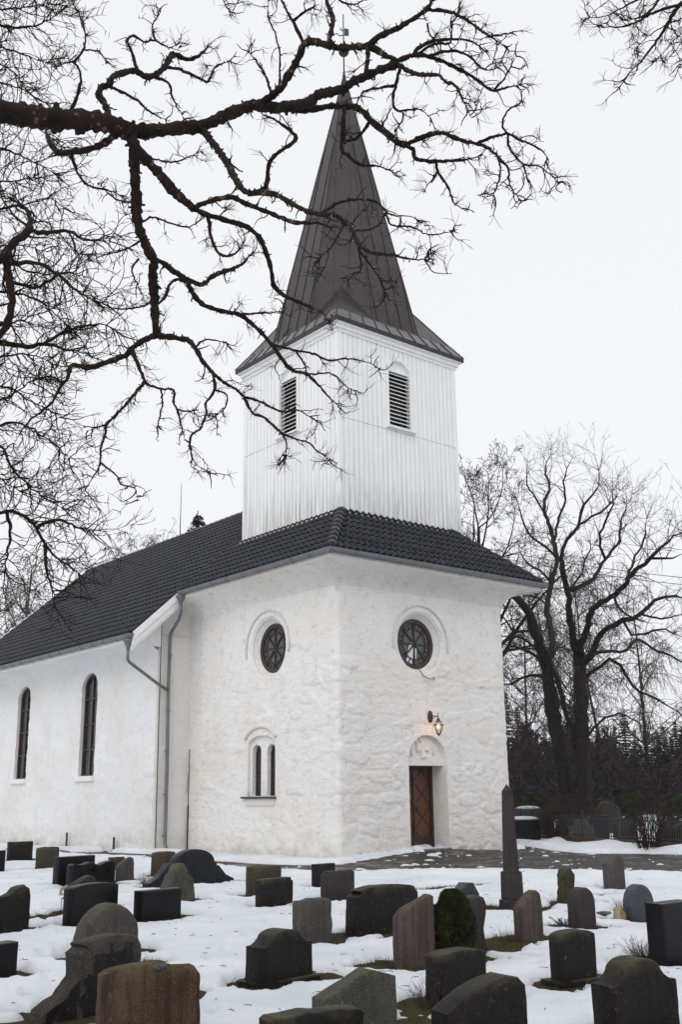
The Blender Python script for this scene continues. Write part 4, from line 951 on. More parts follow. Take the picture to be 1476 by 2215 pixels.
# obelisk
ob = empty('obelisk', (-5.58, -10.76, 0), R(-10)); tag(ob, 'tall slender brown stone obelisk on a stepped pedestal', 'obelisk')
def frustum(w0, w1, z0, z1, bev=.0): 
    m = MB(); a, b = w0 / 2, w1 / 2; m.add([(-a, -a, z0), (a, -a, z0), (a, a, z0), (-a, a, z0), (-b, -b, z1), (b, -b, z1), (b, b, z1), (-b, b, z1)], [(0, 3, 2, 1), (4, 5, 6, 7), (0, 1, 5, 4), (1, 2, 6, 5), (2, 3, 7, 6), (3, 0, 4, 7)]); return m
for nm, w0, w1, z0, z1 in (('base', .29, .28, -.05, .17), ('pedestal', .235, .225, .172, .53), ('moulding', .25, .17, .532, .56)):
    o = frustum(w0, w1, z0, z1).build(nm, G['purple'], ob, False, True); bv = o.modifiers.new('edge', 'BEVEL'); bv.width = .012; bv.segments = 2
m = MB(); a, b = .082, .056; m.add([(-a, -a, .562), (a, -a, .562), (a, a, .562), (-a, a, .562), (-b, -b, 1.66), (b, -b, 1.66), (b, b, 1.66), (-b, b, 1.66), (0, 0, 1.76)], [(0, 3, 2, 1), (0, 1, 5, 4), (1, 2, 6, 5), (2, 3, 7, 6), (3, 0, 4, 7), (4, 5, 8), (5, 6, 8), (6, 7, 8), (7, 4, 8)])
m.build('shaft', G['purple'], ob, False, True); STONES.append((-5.58, -10.76, .37, .37, 0))
# ================================================================ bare trees
def bark(name, c1, c2, lich, amount, moss=0.0):
    t = NT(name); v = t.map(); n1 = t.noise(v, 6, 5, .65); n2 = t.noise(v, 14, 4, .6); n3 = t.noise(v, 40, 3, .7)
    c = t.mix(t.ramp(n1, [(.35, 0), (.68, 1)]), c1, c2)
    l = t.math('MULTIPLY', t.ramp(n2, [(.60, 0), (.66, 1)]), t.ramp(n1, [(.42, 0), (.55, 1)])); c = t.mix(t.math('MULTIPLY', l, amount), c, lich)
    if moss:
        g = t.n('ShaderNodeNewGeometry'); up = t.sep(g.outputs['Normal'])[2]; c = t.mix(t.math('MULTIPLY', t.math('MULTIPLY', t.ramp(up, [(.3, 0), (.9, 1)]), t.ramp(n2, [(.4, 0), (.6, 1)])), moss), c, (.035, .042, .012))
    return t.done(c, .9, t.bump(n3, .8, .01), spec=.2)
M['bark_near'] = bark('lichened_dark_bark', (.011, .007, .006), (.028, .015, .011), (.17, .125, .09), .75, .7)
M['twig_near'] = bark('dark_red_brown_twig', (.013, .007, .006), (.030, .013, .010), (.10, .08, .06), .3)
M['bark_far'] = bark('grey_brown_bark', (.012, .009, .008), (.026, .021, .018), (.13, .13, .11), .5, .3)
M['twig_far'] = bark('dark_far_twig', (.014, .010, .010), (.028, .021, .020), (.06, .05, .05), .2)
M['birch_bark'] = bark('birch_bark', (.035, .031, .030), (.075, .068, .066), (.03, .025, .025), .8)
M['birch_twig'] = bark('purple_birch_twig', (.045, .028, .030), (.070, .046, .048), (.06, .05, .05), .1)
M['water'] = bpy.data.materials.new('water_drop'); M['water'].use_nodes = True; b_ = M['water'].node_tree.nodes['Principled BSDF']; b_.inputs['Transmission Weight'].default_value = 1; b_.inputs['IOR'].default_value = 1.33; b_.inputs['Roughness'].default_value = 0
def rdir(rnd): 
    z = rnd.uniform(-1, 1); a = rnd.uniform(0, 6.283); s = math.sqrt(1 - z * z); return np.array([s * math.cos(a), s * math.sin(a), z])
def unit(v): return v / (np.linalg.norm(v) + 1e-12)
def smooth_line(P, step, rnd, kink):
    """Catmull-Rom through P (n,4: x y z r), resampled, with crooked jitter"""
    P = np.array(P); n = len(P); out = []
    E_ = np.vstack([2 * P[0] - P[1], P, 2 * P[-1] - P[-2]])
    for i in range(n - 1):
        p0, p1, p2, p3 = E_[i], E_[i + 1], E_[i + 2], E_[i + 3]; k = max(1, int(np.linalg.norm((p2 - p1)[:3]) / step))
        for j in range(k):
            t = j / k; q_ = .5 * (2 * p1 + (p2 - p0) * t + (2 * p0 - 5 * p1 + 4 * p2 - p3) * t * t + (3 * p1 - p0 - 3 * p2 + p3) * t ** 3)
            q_[3] = p1[3] + (p2[3] - p1[3]) * t; out.append(q_)
    out.append(P[-1]); out = np.array(out)
    if kink:
        J = np.array([[rnd.gauss(0, kink) for _ in range(3)] for _ in range(len(out))]); J[0] = 0
        J *= np.minimum(1.0, out[:, 3:4] * 0 + 1); out[:, :3] += J
    return out
def twig(mb, p, d, L, r, lev, rnd, st, hairs=None):
    """a crooked twig that forks; st: seg length, wander, up-pull, fork rate, spread"""
    n = max(3, int(L / st['seg'])); pts = [p]; rad = [r]; d = unit(d)
    for i in range(n):
        d = unit(d + rdir(rnd) * st['wander'] + np.array([0, 0, st['up'] * (1 if i > n * .3 else .4)])); p = p + d * (L / n); pts.append(p); rad.append(r * (1 - st.get('tap', .72) * (i + 1) / n))
        if lev > 0 and i < n and rnd.random() < st['fork']:
            s = unit(d * st['fwd'] + rdir(rnd) * st['spread']); twig(mb, p, s, L * rnd.uniform(st.get('kl', .35), st.get('kl', .35) + .35) * (1 - .4 * i / n), max(st['rmin'], rad[-1] * .7), lev - 1, rnd, st, hairs)
    mb.tube(pts, rad, st['sides'] if r > st['rmin'] * 2.2 else 3, False)
    if hairs is not None and rnd.random() < st['hair']:
        for k in range(rnd.randint(2, 5)):
            h = unit(d + rdir(rnd) * .55); q_ = pts[-1] - d * rnd.uniform(0, st['seg'] * 1.5); hp = [q_]; b = rdir(rnd) * .22
            for j in range(4): h = unit(h + b + np.array([0, 0, .03])); q_ = q_ + h * st['hairlen'] * rnd.uniform(.18, .34); hp.append(q_)
            hairs.tube(hp, [st['rmin'] * .55, st['rmin'] * .5, st['rmin'] * .45, st['rmin'] * .4, st['rmin'] * .3], 3, False)
# ---- the big tree whose limb hangs over the churchyard; limbs are (x, y, thickness) as seen from the standpoint, set at their real distance
def limb_tree(name, label, cat, group, limbs, dist0, st, seed, side_len, side_gap, kink, trunk, mats, step=.03, drift=.9, spur=0.0, lump=.12, hairs_on=True, lev=2, tol=14, drops=0):
    rnd = random.Random(seed); root = empty(name, trunk[0]); tag(root, label, cat, group); o = np.array(trunk[0])
    big, mid, hair = MB(), MB(), MB(); placed = []      # placed: px, py, dist
    for li, ln in enumerate(limbs):
        P = ln['p']; x0, y0 = P[0][:2]; dd = ln.get('d')
        if dd is None:
            best = min(placed, key=lambda q: (q[0] - x0) ** 2 + (q[1] - y0) ** 2); dd = best[2]
            slope = rnd.uniform(-drift, drift) / 300.0
        else: slope = ln.get('s', 0)
        W = []; acc = 0; sl = slope
        r0, r1 = ln['r']; tot = sum(math.hypot(P[i + 1][0] - P[i][0], P[i + 1][1] - P[i][1]) for i in range(len(P) - 1))
        for i, (x, y) in enumerate(P):
            if i: acc += math.hypot(x - P[i - 1][0], y - P[i - 1][1])
            D = dd + sl * acc + (rnd.uniform(-.05, .05) if i else 0); w_ = at(x, y, D); sc_ = np.linalg.norm(w_ - CAM) / FPX
            W.append((*w_, (r0 + (r1 - r0) * acc / tot) * sc_)); placed.append((x, y, D))
            if i:      # midpoints too, so that children find a near parent point
                for f in (.25, .5, .75): placed.append((x * f + P[i - 1][0] * (1 - f), y * f + P[i - 1][1] * (1 - f), D))
        L = smooth_line(W, step, rnd, kink); rr = L[:, 3] * np.array([1 + rnd.uniform(-lump, lump * 1.3) for _ in L])
        free = not any(o2 is not ln and math.hypot(o2['p'][0][0] - P[-1][0], o2['p'][0][1] - P[-1][1]) < tol for o2 in limbs) and not any(o2 is not ln and any(math.hypot(q[0] - P[-1][0], q[1] - P[-1][1]) < 4 for q in o2['p']) for o2 in limbs)
        tip = np.minimum(1, np.arange(len(L))[::-1] / max(1, len(L) * .25)); rr *= (.3 + .7 * tip) if free else 1
        pts = L[:, :3]; (big if r0 >= 5 else mid).tube(pts - o, rr, 9 if r0 > 9 else (7 if r0 > 5 else 5), True)
        # side twigs
        seglen = np.linalg.norm(np.diff(pts, axis=0), axis=1); cum = np.concatenate([[0], np.cumsum(seglen)]); s = side_gap * rnd.uniform(1.0, 2.5) * (3 if r0 > 9 else 1); T = np.gradient(pts, axis=0); k = 0
        while s < cum[-1]:
            i = int(np.searchsorted(cum, s)); i = min(i, len(pts) - 1); f = s / cum[-1]; t_ = unit(T[i]); ref = unit(np.cross(t_, rdir(rnd)))
            dirn = unit(t_ * rnd.uniform(.25, .9) + ref + np.array([0, 0, st.get('lift', 0)]))
            if rnd.random() < .88:
                ll = side_len * rnd.uniform(.35, 1.15) * (.6 + .4 * f); twig(mid, pts[i] - o, dirn, ll, min(max(st['rmin'] * 1.5, rr[i] * .38), st['rmin'] * 3.2), lev, rnd, st, hair if hairs_on else None)
            s += side_gap * rnd.uniform(.5, 1.5) * (2.6 if rr[i] > .022 else 1)
        if spur:      # short knobby spurs and bark warts
            for q_ in range(int(cum[-1] / spur)):
                i = rnd.randrange(len(pts)); ref = unit(np.cross(T[i], rdir(rnd))); a = pts[i] - o; l_ = rr[i] + rnd.uniform(.004, .018)
                mid.tube([a + ref * rr[i] * .7, a + ref * (l_ + .002), a + ref * (l_ + .004) + rdir(rnd) * .004], [max(.003, rr[i] * .28), max(.0025, rr[i] * .2), .0015], 4, True)
        if free:      # the branch end frays into a claw of twigs
            for q_ in range(rnd.randint(2, 4)): twig(mid, pts[-1 - min(len(pts) - 1, rnd.randint(0, 3))] - o, unit(T[-1]) + rdir(rnd) * .8, side_len * rnd.uniform(.3, .75), st['rmin'] * 2, lev, rnd, st, hair if hairs_on else None)
    tm = MB(); tp = [np.array(q) for q in trunk[1]]; TL = smooth_line([(*q[:3], q[3]) for q in tp], .18, rnd, .012); tm.tube(TL[:, :3] - o, TL[:, 3] * np.array([1 + rnd.uniform(-.06, .06) for _ in TL]), 18, True)
    tm.build('trunk', mats[0], root, True); big.build('limbs', mats[0], root, True); mid.build('branches', mats[1], root, True)
    if drops:
        dm = MB(); V_ = mid.v
        for q_ in range(drops):
            x, y, z = V_[rnd.randrange(len(V_))]; r_ = rnd.uniform(.0024, .0042); dm.lathe([(.0004, .004)] + [(r_ * math.sin(math.pi * k / 5), -r_ * math.cos(math.pi * (5 - k) / 5)) for k in range(1, 5)] + [(.0004, -r_)], (x, y, z - r_ * 1.3), 6)
        tag(dm.build('water_drops', M['water'], root, True), kind='stuff')
    if hairs_on: hair.build('fine_shoots', mats[1], root)
    return root
def Lb(r0, r1, *p, **k): return dict(p=[(p[i], p[i + 1]) for i in range(0, len(p), 2)], r=(r0, r1), **k)
A_LIMBS = [
 Lb(34, 22, -420, 250, -80, 228, 0, 241, 105, 256, 210, 262, 260, 276, 279, 288, d=6.4, s=.0008),
 Lb(15, 10, 270, 280, 307, 284, 378, 278, 437, 272, 483, 252, 542, 229, 570, 226),
 Lb(10, 8, 560, 228, 605, 193, 625, 162, 646, 126, 659, 95, 680, 90, 722, 101, 743, 103, 802, 99),
 Lb(8, 4, 800, 99, 818, 80, 860, 61, 915, 27, 936, 0, 950, -30), Lb(5, 2, 923, 21, 970, 25, 1003, 38, 1058, 78, 1100, 103), Lb(3, 1.5, 1058, 80, 1090, 75, 1110, 70),
 Lb(7, 4, 720, 101, 713, 84, 720, 55, 718, 29, 707, 0, 700, -30), Lb(8, 6, 802, 99, 827, 116, 860, 132), Lb(6, 3, 860, 132, 894, 120, 928, 122, 974, 139, 1020, 164, 1066, 195, 1100, 188, 1138, 181),
 Lb(3, 1.5, 1070, 193, 1090, 170, 1117, 122), Lb(5, 2, 890, 122, 911, 101, 953, 86, 1016, 88, 1055, 113), Lb(4, 2, 900, 120, 940, 95, 974, 92, 978, 46), Lb(4, 2, 925, 122, 970, 110, 1010, 118, 1050, 150, 1090, 140), Lb(3, 1.5, 925, 50, 930, 75, 950, 90),
 Lb(6, 5, 797, 99, 795, 134, 791, 164), Lb(11, 7, 560, 228, 600, 233, 663, 223, 688, 206, 722, 197, 747, 191, 760, 178, 789, 166, 818, 153, 860, 139), Lb(6, 2, 860, 139, 894, 158, 923, 162, 949, 162, 965, 178, 986, 185, 1003, 218, 1020, 254),
 Lb(5, 2, 865, 147, 856, 189, 850, 218, 860, 239, 890, 237, 911, 237, 932, 254), Lb(3, 1.5, 873, 244, 870, 262, 856, 281), Lb(4, 1.5, 852, 186, 827, 189, 789, 197, 776, 214),
 Lb(8, 8, 600, 233, 630, 236, 655, 239, 697, 233, 726, 229, 768, 231, 789, 244, 802, 260, 835, 286, 860, 307, 877, 313), Lb(7, 4, 877, 313, 928, 292, 961, 288, 995, 302, 1033, 311), Lb(4, 2, 1033, 311, 1062, 298, 1100, 290, 1125, 302, 1150, 313, 1180, 332, 1184, 357),
 Lb(3, 1.5, 1098, 290, 1087, 265, 1104, 235, 1133, 227), Lb(3, 1.5, 1100, 292, 1100, 315, 1133, 355, 1171, 361, 1209, 397), Lb(3, 1.5, 1133, 355, 1146, 403), Lb(4, 2, 1033, 311, 1058, 321, 1079, 340, 1100, 365, 1104, 399, 1125, 433), Lb(3, 1.5, 1079, 340, 1083, 378, 1066, 428),
 Lb(6, 3, 877, 313, 894, 323, 902, 344, 949, 349, 1016, 344, 1041, 336), Lb(4, 1.6, 944, 350, 949, 374, 970, 403, 982, 437, 1012, 458), Lb(3, 1.5, 945, 374, 934, 396), Lb(5, 3, 802, 262, 781, 290, 768, 302, 747, 305), Lb(6, 3, 745, 233, 743, 269, 741, 294, 739, 323, 751, 336, 781, 357, 818, 359, 856, 374),
 Lb(12, 8, 279, 288, 290, 319, 290, 357, 294, 420, 298, 483, 315, 529, 332, 563, 330, 600, 334, 644, 335, 688, 339, 725), Lb(8, 6, 339, 725, 312, 735, 285, 754, 271, 769, 217, 788, 186, 796, 159, 788, 149, 803), Lb(5, 2, 150, 800, 146, 817, 129, 837, 108, 874, 58, 915, 30, 960),
 Lb(6, 4, 285, 756, 298, 790, 315, 827), Lb(5, 2, 313, 825, 288, 857, 251, 898, 230, 918, 227, 939, 217, 973, 215, 1006, 200, 1034, 180, 1067), Lb(3, 1.5, 216, 1000, 251, 1027, 261, 1047, 291, 1057, 298, 1081), Lb(3, 1.5, 231, 918, 213, 922, 190, 932),
 Lb(4, 2, 315, 827, 325, 834, 349, 842, 376, 844, 374, 868, 383, 888, 393, 925, 400, 952), Lb(3, 1.5, 348, 840, 351, 871, 344, 905, 339, 932), Lb(3, 1.5, 383, 886, 405, 890, 427, 888),
 Lb(8, 5, 339, 725, 352, 727, 400, 734, 420, 749, 437, 779, 461, 807), Lb(5, 3, 461, 807, 484, 827, 506, 839, 528, 859), Lb(4, 1.6, 528, 859, 558, 867, 584, 880, 610, 891, 644, 887, 659, 895, 688, 912), Lb(4, 2, 528, 861, 547, 893, 573, 904, 606, 934, 625, 943, 651, 953, 670, 958, 688, 977, 718, 997), Lb(2.5, 1.3, 606, 934, 620, 958, 614, 996),
 Lb(4, 2, 461, 809, 464, 844, 444, 874, 447, 891, 434, 925, 413, 942, 412, 973, 423, 1003, 454, 1022), Lb(3, 1.5, 464, 844, 491, 854, 488, 881, 467, 901),
 Lb(12, 8, 281, 290, 294, 323, 319, 349, 349, 382, 378, 416, 420, 452), Lb(7, 5, 420, 452, 437, 441, 496, 426, 533, 441, 588, 462, 638, 481, 684, 483, 720, 492), Lb(7, 4, 420, 452, 445, 464, 483, 475, 529, 489, 559, 512, 575, 546, 588, 588, 592, 619, 610, 636, 636, 649, 688, 671, 703, 683, 718, 712),
 Lb(5, 3, 449, 466, 452, 479, 458, 517, 475, 550, 508, 550, 525, 525), Lb(10, 7, 430, 274, 458, 307, 483, 340, 500, 370, 525, 410, 550, 418, 575, 407), Lb(7, 4, 560, 416, 600, 422, 625, 437, 663, 456, 697, 464, 726, 466, 747, 483, 764, 500, 776, 529, 802, 546, 852, 552, 894, 561, 936, 561),
 Lb(4, 1.5, 697, 460, 739, 437, 781, 431, 818, 439, 835, 458, 852, 466, 890, 468, 920, 487), Lb(3, 1.5, 835, 458, 848, 487, 890, 491, 928, 508, 961, 504, 986, 500), Lb(3, 1.5, 764, 500, 802, 496, 830, 480), Lb(4, 1.5, 776, 529, 781, 580, 768, 600), Lb(3, 1.4, 778, 540, 820, 600, 835, 640), Lb(3, 1.4, 745, 485, 720, 530, 690, 560),
 Lb(6, 4, 575, 407, 580, 378, 584, 349, 605, 328, 625, 315, 642, 298, 625, 281, 600, 262, 567, 246), Lb(7, 5, 332, 563, 349, 567, 378, 588, 433, 615, 462, 596, 517, 575, 546, 546), Lb(7, 4, 378, 588, 403, 607, 417, 634, 430, 651, 450, 664, 487, 675, 521, 682, 562, 716, 588, 746, 629, 798, 662, 809, 688, 832, 711, 858, 737, 884),
 Lb(4, 1.6, 588, 746, 636, 757, 681, 766, 711, 779, 748, 776, 793, 783, 823, 798), Lb(3, 2, 638, 757, 659, 787, 662, 805), Lb(3, 1.4, 662, 809, 718, 809, 744, 832, 774, 850), Lb(4, 1.5, 515, 682, 543, 679, 595, 675, 612, 664), Lb(5, 3, 403, 607, 373, 607, 356, 644, 342, 658),
 Lb(9, 6, 250, 292, 206, 319, 155, 328, 126, 330, 105, 302, 98, 280), Lb(4, 2, 153, 332, 168, 374, 185, 397, 202, 405, 244, 414, 273, 433), Lb(8, 6, 237, 258, 227, 227, 214, 206, 220, 188, 235, 183, 248, 164, 290, 153, 311, 164, 332, 164, 357, 143, 374, 118, 403, 128, 428, 122, 449, 101),
 Lb(4, 2, 357, 145, 386, 149, 420, 164, 449, 176, 466, 145, 500, 130), Lb(4, 2, 298, 156, 286, 118, 275, 88, 290, 77, 311, 90, 336, 88, 365, 103, 393, 92), Lb(3, 1.3, 336, 88, 330, 55, 347, 27), Lb(4, 1.8, 330, 164, 365, 181, 372, 210, 395, 252), Lb(4, 1.8, 235, 187, 260, 197, 294, 216, 328, 244, 370, 265),
 Lb(5, 2, 151, 250, 168, 202, 174, 160, 155, 134, 122, 145), Lb(3, 1.5, 160, 134, 181, 105, 183, 67, 168, 25), Lb(2.5, 1.3, 181, 107, 214, 113, 231, 138), Lb(5, 2, 657, 93, 634, 46, 613, 8, 600, -30), Lb(3, 1.5, 605, 193, 605, 113, 592, 63, 580, 34, 582, -10), Lb(4, 2, 634, 46, 660, 25, 690, 10), Lb(4, 1.5, 588, 205, 575, 165, 560, 140, 534, 106), Lb(3, 1.5, 300, 483, 330, 470, 370, 484, 410, 490, 445, 466),
 Lb(3, 1.5, 305, 520, 280, 535, 240, 548, 200, 550), Lb(3, 1.5, 298, 440, 250, 430, 215, 400), Lb(3, 1.4, 290, 357, 330, 345, 380, 350, 437, 325), Lb(3, 1.4, 300, 560, 285, 585, 300, 620), Lb(3, 1.4, 334, 650, 300, 665, 250, 668, 215, 660), Lb(3, 1.4, 420, 752, 445, 735, 490, 740), Lb(3, 1.4, 700, -20, 760, 10, 800, -10), Lb(3, 1.4, 600, -30, 560, -55, 500, -45, 482, -10, 490, 15, 505, 22)]
for l_ in A_LIMBS:
    if l_['r'][0] > 20: l_['r'] = (25, 19)
    elif l_['r'][0] < 10.5: l_['r'] = (l_['r'][0] * .82, l_['r'][1] * .82)
st_a = dict(seg=.026, wander=.52, up=.02, fork=.30, spread=1.0, fwd=.5, rmin=.0034, sides=4, hair=.30, hairlen=.10, kl=.22, tap=.55)
pA = at(-420, 250, 6.4); gA = at(-560, 1700, 6.9)
limb_tree('old_tree', 'old lichened bare tree whose dark crooked limb reaches over from the left', 'tree', 'bare trees', A_LIMBS, 6.4, st_a, 11, .20, .095, .0022,
          ((gA[0], gA[1], 0), [(gA[0], gA[1], -.2, .34), (gA[0] + .02, gA[1], 1.5, .27), (gA[0] + .1, gA[1] + .05, 3.4, .23), (pA[0] * .5 + gA[0] * .5, pA[1] * .5 + gA[1] * .5, pA[2] - .5, .2), (*pA, .11)]),
          (M['bark_near'], M['twig_near']), step=.024, spur=.035, lump=.2, drops=420)
B_LIMBS = [
 Lb(12, 8, -200, 640, -80, 600, 0, 560, 17, 538, 63, 496, d=10.2, s=0), Lb(6, 3, 63, 496, 62, 462, 40, 440, 25, 433), Lb(5, 2, 63, 500, 100, 503, 147, 500, 180, 517, 235, 521), Lb(9, 7, 8, 552, 13, 575, 20, 607, 24, 650, 22, 680, 7, 715, -20, 735),
 Lb(6, 2, -20, 735, 44, 749, 95, 744, 142, 756, 190, 763), Lb(4, 1.6, 95, 744, 149, 715, 217, 702, 250, 715), Lb(5, 2, -30, 780, 34, 766, 80, 770, 120, 790), Lb(5, 2, -40, 880, 30, 850, 68, 823, 110, 815), Lb(5, 2, -40, 930, 40, 915, 100, 950, 150, 990), Lb(5, 2, -60, 970, 0, 966, 20, 1006, 61, 1050, 112, 1088, 142, 1101),
 Lb(6, 3, -60, 1115, 0, 1108, 44, 1111, 78, 1142, 95, 1176, 120, 1205, 146, 1223, 179, 1247), Lb(4, 1.6, 78, 1142, 105, 1128, 135, 1125, 165, 1140, 200, 1152), Lb(4, 1.6, 15, 1110, 22, 1159, 15, 1200, 10, 1235), Lb(4, 1.5, 95, 1178, 102, 1237, 118, 1294, 125, 1300), Lb(5, 2, 25, 570, 84, 571, 130, 600, 180, 640, 230, 660),
 Lb(5, 2, -60, 40, 20, 60, 90, 50, 140, 20), Lb(5, 2, -60, 90, 30, 110, 80, 130, 120, 140), Lb(5, 2, -60, 170, 40, 190, 90, 220), Lb(5, 2, -60, 310, 30, 330, 90, 360, 130, 380), Lb(5, 2, -60, 400, 40, 390, 90, 380), Lb(5, 2, -40, 460, 60, 440, 110, 430, 140, 450), Lb(5, 2, -60, 1010, 0, 1035, 50, 1070), Lb(4, 2, -60, 830, 20, 840, 70, 870, 130, 900), Lb(4, 2, -60, 690, 10, 700, 80, 680, 130, 660), Lb(4, 2, -60, 630, 60, 640, 120, 680, 160, 720), Lb(4, 2, 20, 610, 80, 620, 140, 590, 190, 600), Lb(4, 2, -60, 540, 40, 530, 100, 545), Lb(4, 2, -60, 240, 50, 260, 110, 300, 140, 320), Lb(4, 2, -60, 120, 20, 150, 60, 200), Lb(4, 2, -60, 0, 0, 20, 60, 15, 110, 5)]
for l_ in B_LIMBS:
    if l_['p'][0][0] <= -20 and 'd' not in l_: l_['d'] = 10.2 + (hash(l_['p'][1]) % 100) / 70.0
    if l_['p'][0][0] <= -20 and 'd' in l_ and l_['p'][0] != (-20, 735): y_ = l_['p'][0][1]; l_['p'] = [(-405, y_ + 130), (-330, y_ + 60), (-180, y_ + 20)] + l_['p'][(1 if l_['p'][0][0] < -150 else 0):]
st_b = dict(seg=.06, wander=.36, up=.015, fork=.44, spread=.8, fwd=.9, rmin=.0050, sides=4, hair=.0, hairlen=.2)
gB = at(-520, 1700, 11.2); pB = at(-200, 640, 10.2)
limb_tree('old_tree', 'twiggy bare tree filling the left edge behind the big dark limb', 'tree', 'bare trees', B_LIMBS, 10.2, st_b, 23, .66, .046, .006,
          ((gB[0], gB[1], 0), [(gB[0], gB[1], -.2, .4), (*at(-480, 1300, 11.0), .3), (*at(-430, 900, 10.8), .24), (*at(-405, 500, 10.8), .18), (*at(-400, 100, 10.9), .11), (*at(-390, -250, 11.0), .06)]), (M['bark_near'], M['twig_near']), step=.05, drift=1.6, hairs_on=False)
C_LIMBS = [Lb(6, 3, 1700, -60, 1560, -40, 1476, 8, 1440, 60, 1400, 120, 1370, 150, 1345, 185, d=8.0), Lb(5, 2, 1560, -60, 1476, -30, 1420, -10, 1370, 5, 1310, 35, 1262, 38, d=8.0), Lb(3, 1.5, 1476, 10, 1420, 25, 1360, 55, 1300, 60), Lb(3, 1.5, 1560, 60, 1476, 75, 1440, 110, 1420, 130, d=8.0), Lb(3, 1.5, 1440, -20, 1400, 30, 1350, 45), Lb(3, 1.5, 1560, 0, 1476, 40, 1430, 60, 1380, 100, 1370, 120, d=8.0), Lb(3, 1.5, 1476, 90, 1470, 120, 1476, 140, d=8.0)]
for l_ in C_LIMBS:
    if 'd' in l_: y_ = l_['p'][0][1]; l_['p'] = [(1905, y_ + 160), (1800, y_ + 60)] + l_['p']
gC = at(1950, 1700, 8.6); pC = at(1700, -60, 8.0)
limb_tree('old_tree', 'bare tree whose hanging twigs dip into the upper right corner', 'tree', 'bare trees', C_LIMBS, 8.0, dict(st_a, hair=.6), 31, .22, .075, .003,
          ((gC[0], gC[1], 0), [(gC[0], gC[1], -.2, .3), (*at(1930, 1000, 8.4), .23), (*at(1905, 400, 8.1), .17), (*at(1905, 100, 8.0), .12), (*at(1900, -250, 8.0), .06)]), (M['bark_near'], M['twig_near']), step=.03)
# ================================================================ the background
def D_pts(*p): return p
D_LIMBS = [
 Lb(34, 26, 1240, 1830, 1226, 1700, 1205, 1590, 1192, 1500, 1180, 1430, d=40.6, s=0), Lb(26, 9, 1182, 1440, 1160, 1370, 1145, 1330, 1120, 1295, 1095, 1270, 1060, 1235), Lb(38, 22, 1262, 1830, 1264, 1680, 1258, 1560, 1256, 1460, 1252, 1400, d=40.0, s=0),
 Lb(16, 11, 1252, 1420, 1246, 1400, 1237, 1359, 1229, 1281, 1216, 1213), Lb(14, 9, 1188, 1425, 1195, 1414, 1190, 1350, 1186, 1307, 1195, 1264, 1207, 1209), Lb(10, 3, 1207, 1209, 1199, 1170, 1186, 1123, 1177, 1088, 1190, 1058, 1180, 1010, 1195, 975), Lb(9, 3, 1214, 1213, 1225, 1170, 1250, 1136, 1267, 1093, 1293, 1050, 1300, 1020),
 Lb(6, 3, 1199, 1170, 1210, 1120, 1225, 1080, 1222, 1030, 1240, 990), Lb(5, 2.5, 1186, 1123, 1160, 1080, 1140, 1040, 1145, 1000), Lb(6, 3, 1250, 1136, 1285, 1120, 1320, 1090, 1345, 1060), Lb(15, 10, 1255, 1436, 1276, 1423, 1293, 1384, 1310, 1363, 1349, 1341), Lb(10, 3, 1349, 1341, 1388, 1329, 1418, 1299, 1460, 1290, 1510, 1300),
 Lb(14, 6, 1252, 1405, 1272, 1359, 1285, 1316, 1332, 1286, 1362, 1252, 1405, 1208, 1448, 1170, 1480, 1150), Lb(9, 3, 1237, 1277, 1285, 1251, 1310, 1208, 1340, 1170, 1345, 1130, 1353, 1101, 1370, 1070), Lb(8, 3, 1262, 1430, 1280, 1414, 1353, 1406, 1383, 1384, 1426, 1410, 1476, 1430, 1510, 1440),
 Lb(9, 3, 1262, 1470, 1276, 1453, 1319, 1427, 1345, 1436, 1370, 1483, 1405, 1504, 1443, 1526, 1480, 1550), Lb(9, 3, 1190, 1480, 1169, 1462, 1143, 1462, 1109, 1477, 1080, 1485), Lb(8, 3, 1182, 1440, 1160, 1421, 1126, 1402, 1080, 1390), Lb(5, 2, 1150, 1395, 1117, 1376, 1080, 1378), Lb(12, 8, 1248, 1620, 1233, 1573, 1216, 1509, 1203, 1462, 1192, 1440),
 Lb(6, 3, 1330, 1287, 1345, 1320, 1380, 1340), Lb(6, 3, 1362, 1252, 1370, 1215, 1395, 1170, 1400, 1120), Lb(6, 3, 1405, 1208, 1440, 1210, 1480, 1200), Lb(6, 3, 1310, 1208, 1300, 1170, 1310, 1130, 1330, 1090, 1325, 1050), Lb(6, 3, 1349, 1341, 1365, 1375, 1400, 1370, 1440, 1360, 1480, 1380), Lb(6, 3, 1195, 1264, 1170, 1235, 1140, 1220, 1125, 1190), Lb(5, 2.5, 1186, 1307, 1160, 1290, 1130, 1285), Lb(6, 3, 1207, 1209, 1180, 1180, 1150, 1160, 1130, 1120, 1120, 1080), Lb(6, 3, 1265, 1600, 1300, 1560, 1340, 1545, 1390, 1560), Lb(5, 2.5, 1229, 1281, 1260, 1240, 1270, 1200, 1290, 1170), Lb(5, 2.5, 1388, 1329, 1430, 1340, 1476, 1330)]
for l_ in D_LIMBS: l_['r'] = tuple(max(1.3, q * .52) for q in l_['r'])
st_d = dict(seg=.26, wander=.30, up=.07, fork=.46, spread=.75, fwd=1.0, rmin=.0060, sides=3, hair=.0, hairlen=.2, lift=.35)
gD = at(1250, 1790, 40.2)
limb_tree('lime_tree', 'tall bare lime tree with a forked double trunk right of the church', 'tree', 'bare trees', D_LIMBS, 40, st_d, 41, 1.5, .068, .03, ((gD[0], gD[1], 0), [(gD[0], gD[1], -.4, 1.0), (gD[0], gD[1], .35, .74), (gD[0], gD[1], .9, .5), (gD[0], gD[1], 1.5, .3)]), (M['bark_far'], M['twig_far']), step=.3, drift=8, lump=.07, hairs_on=False, lev=3)
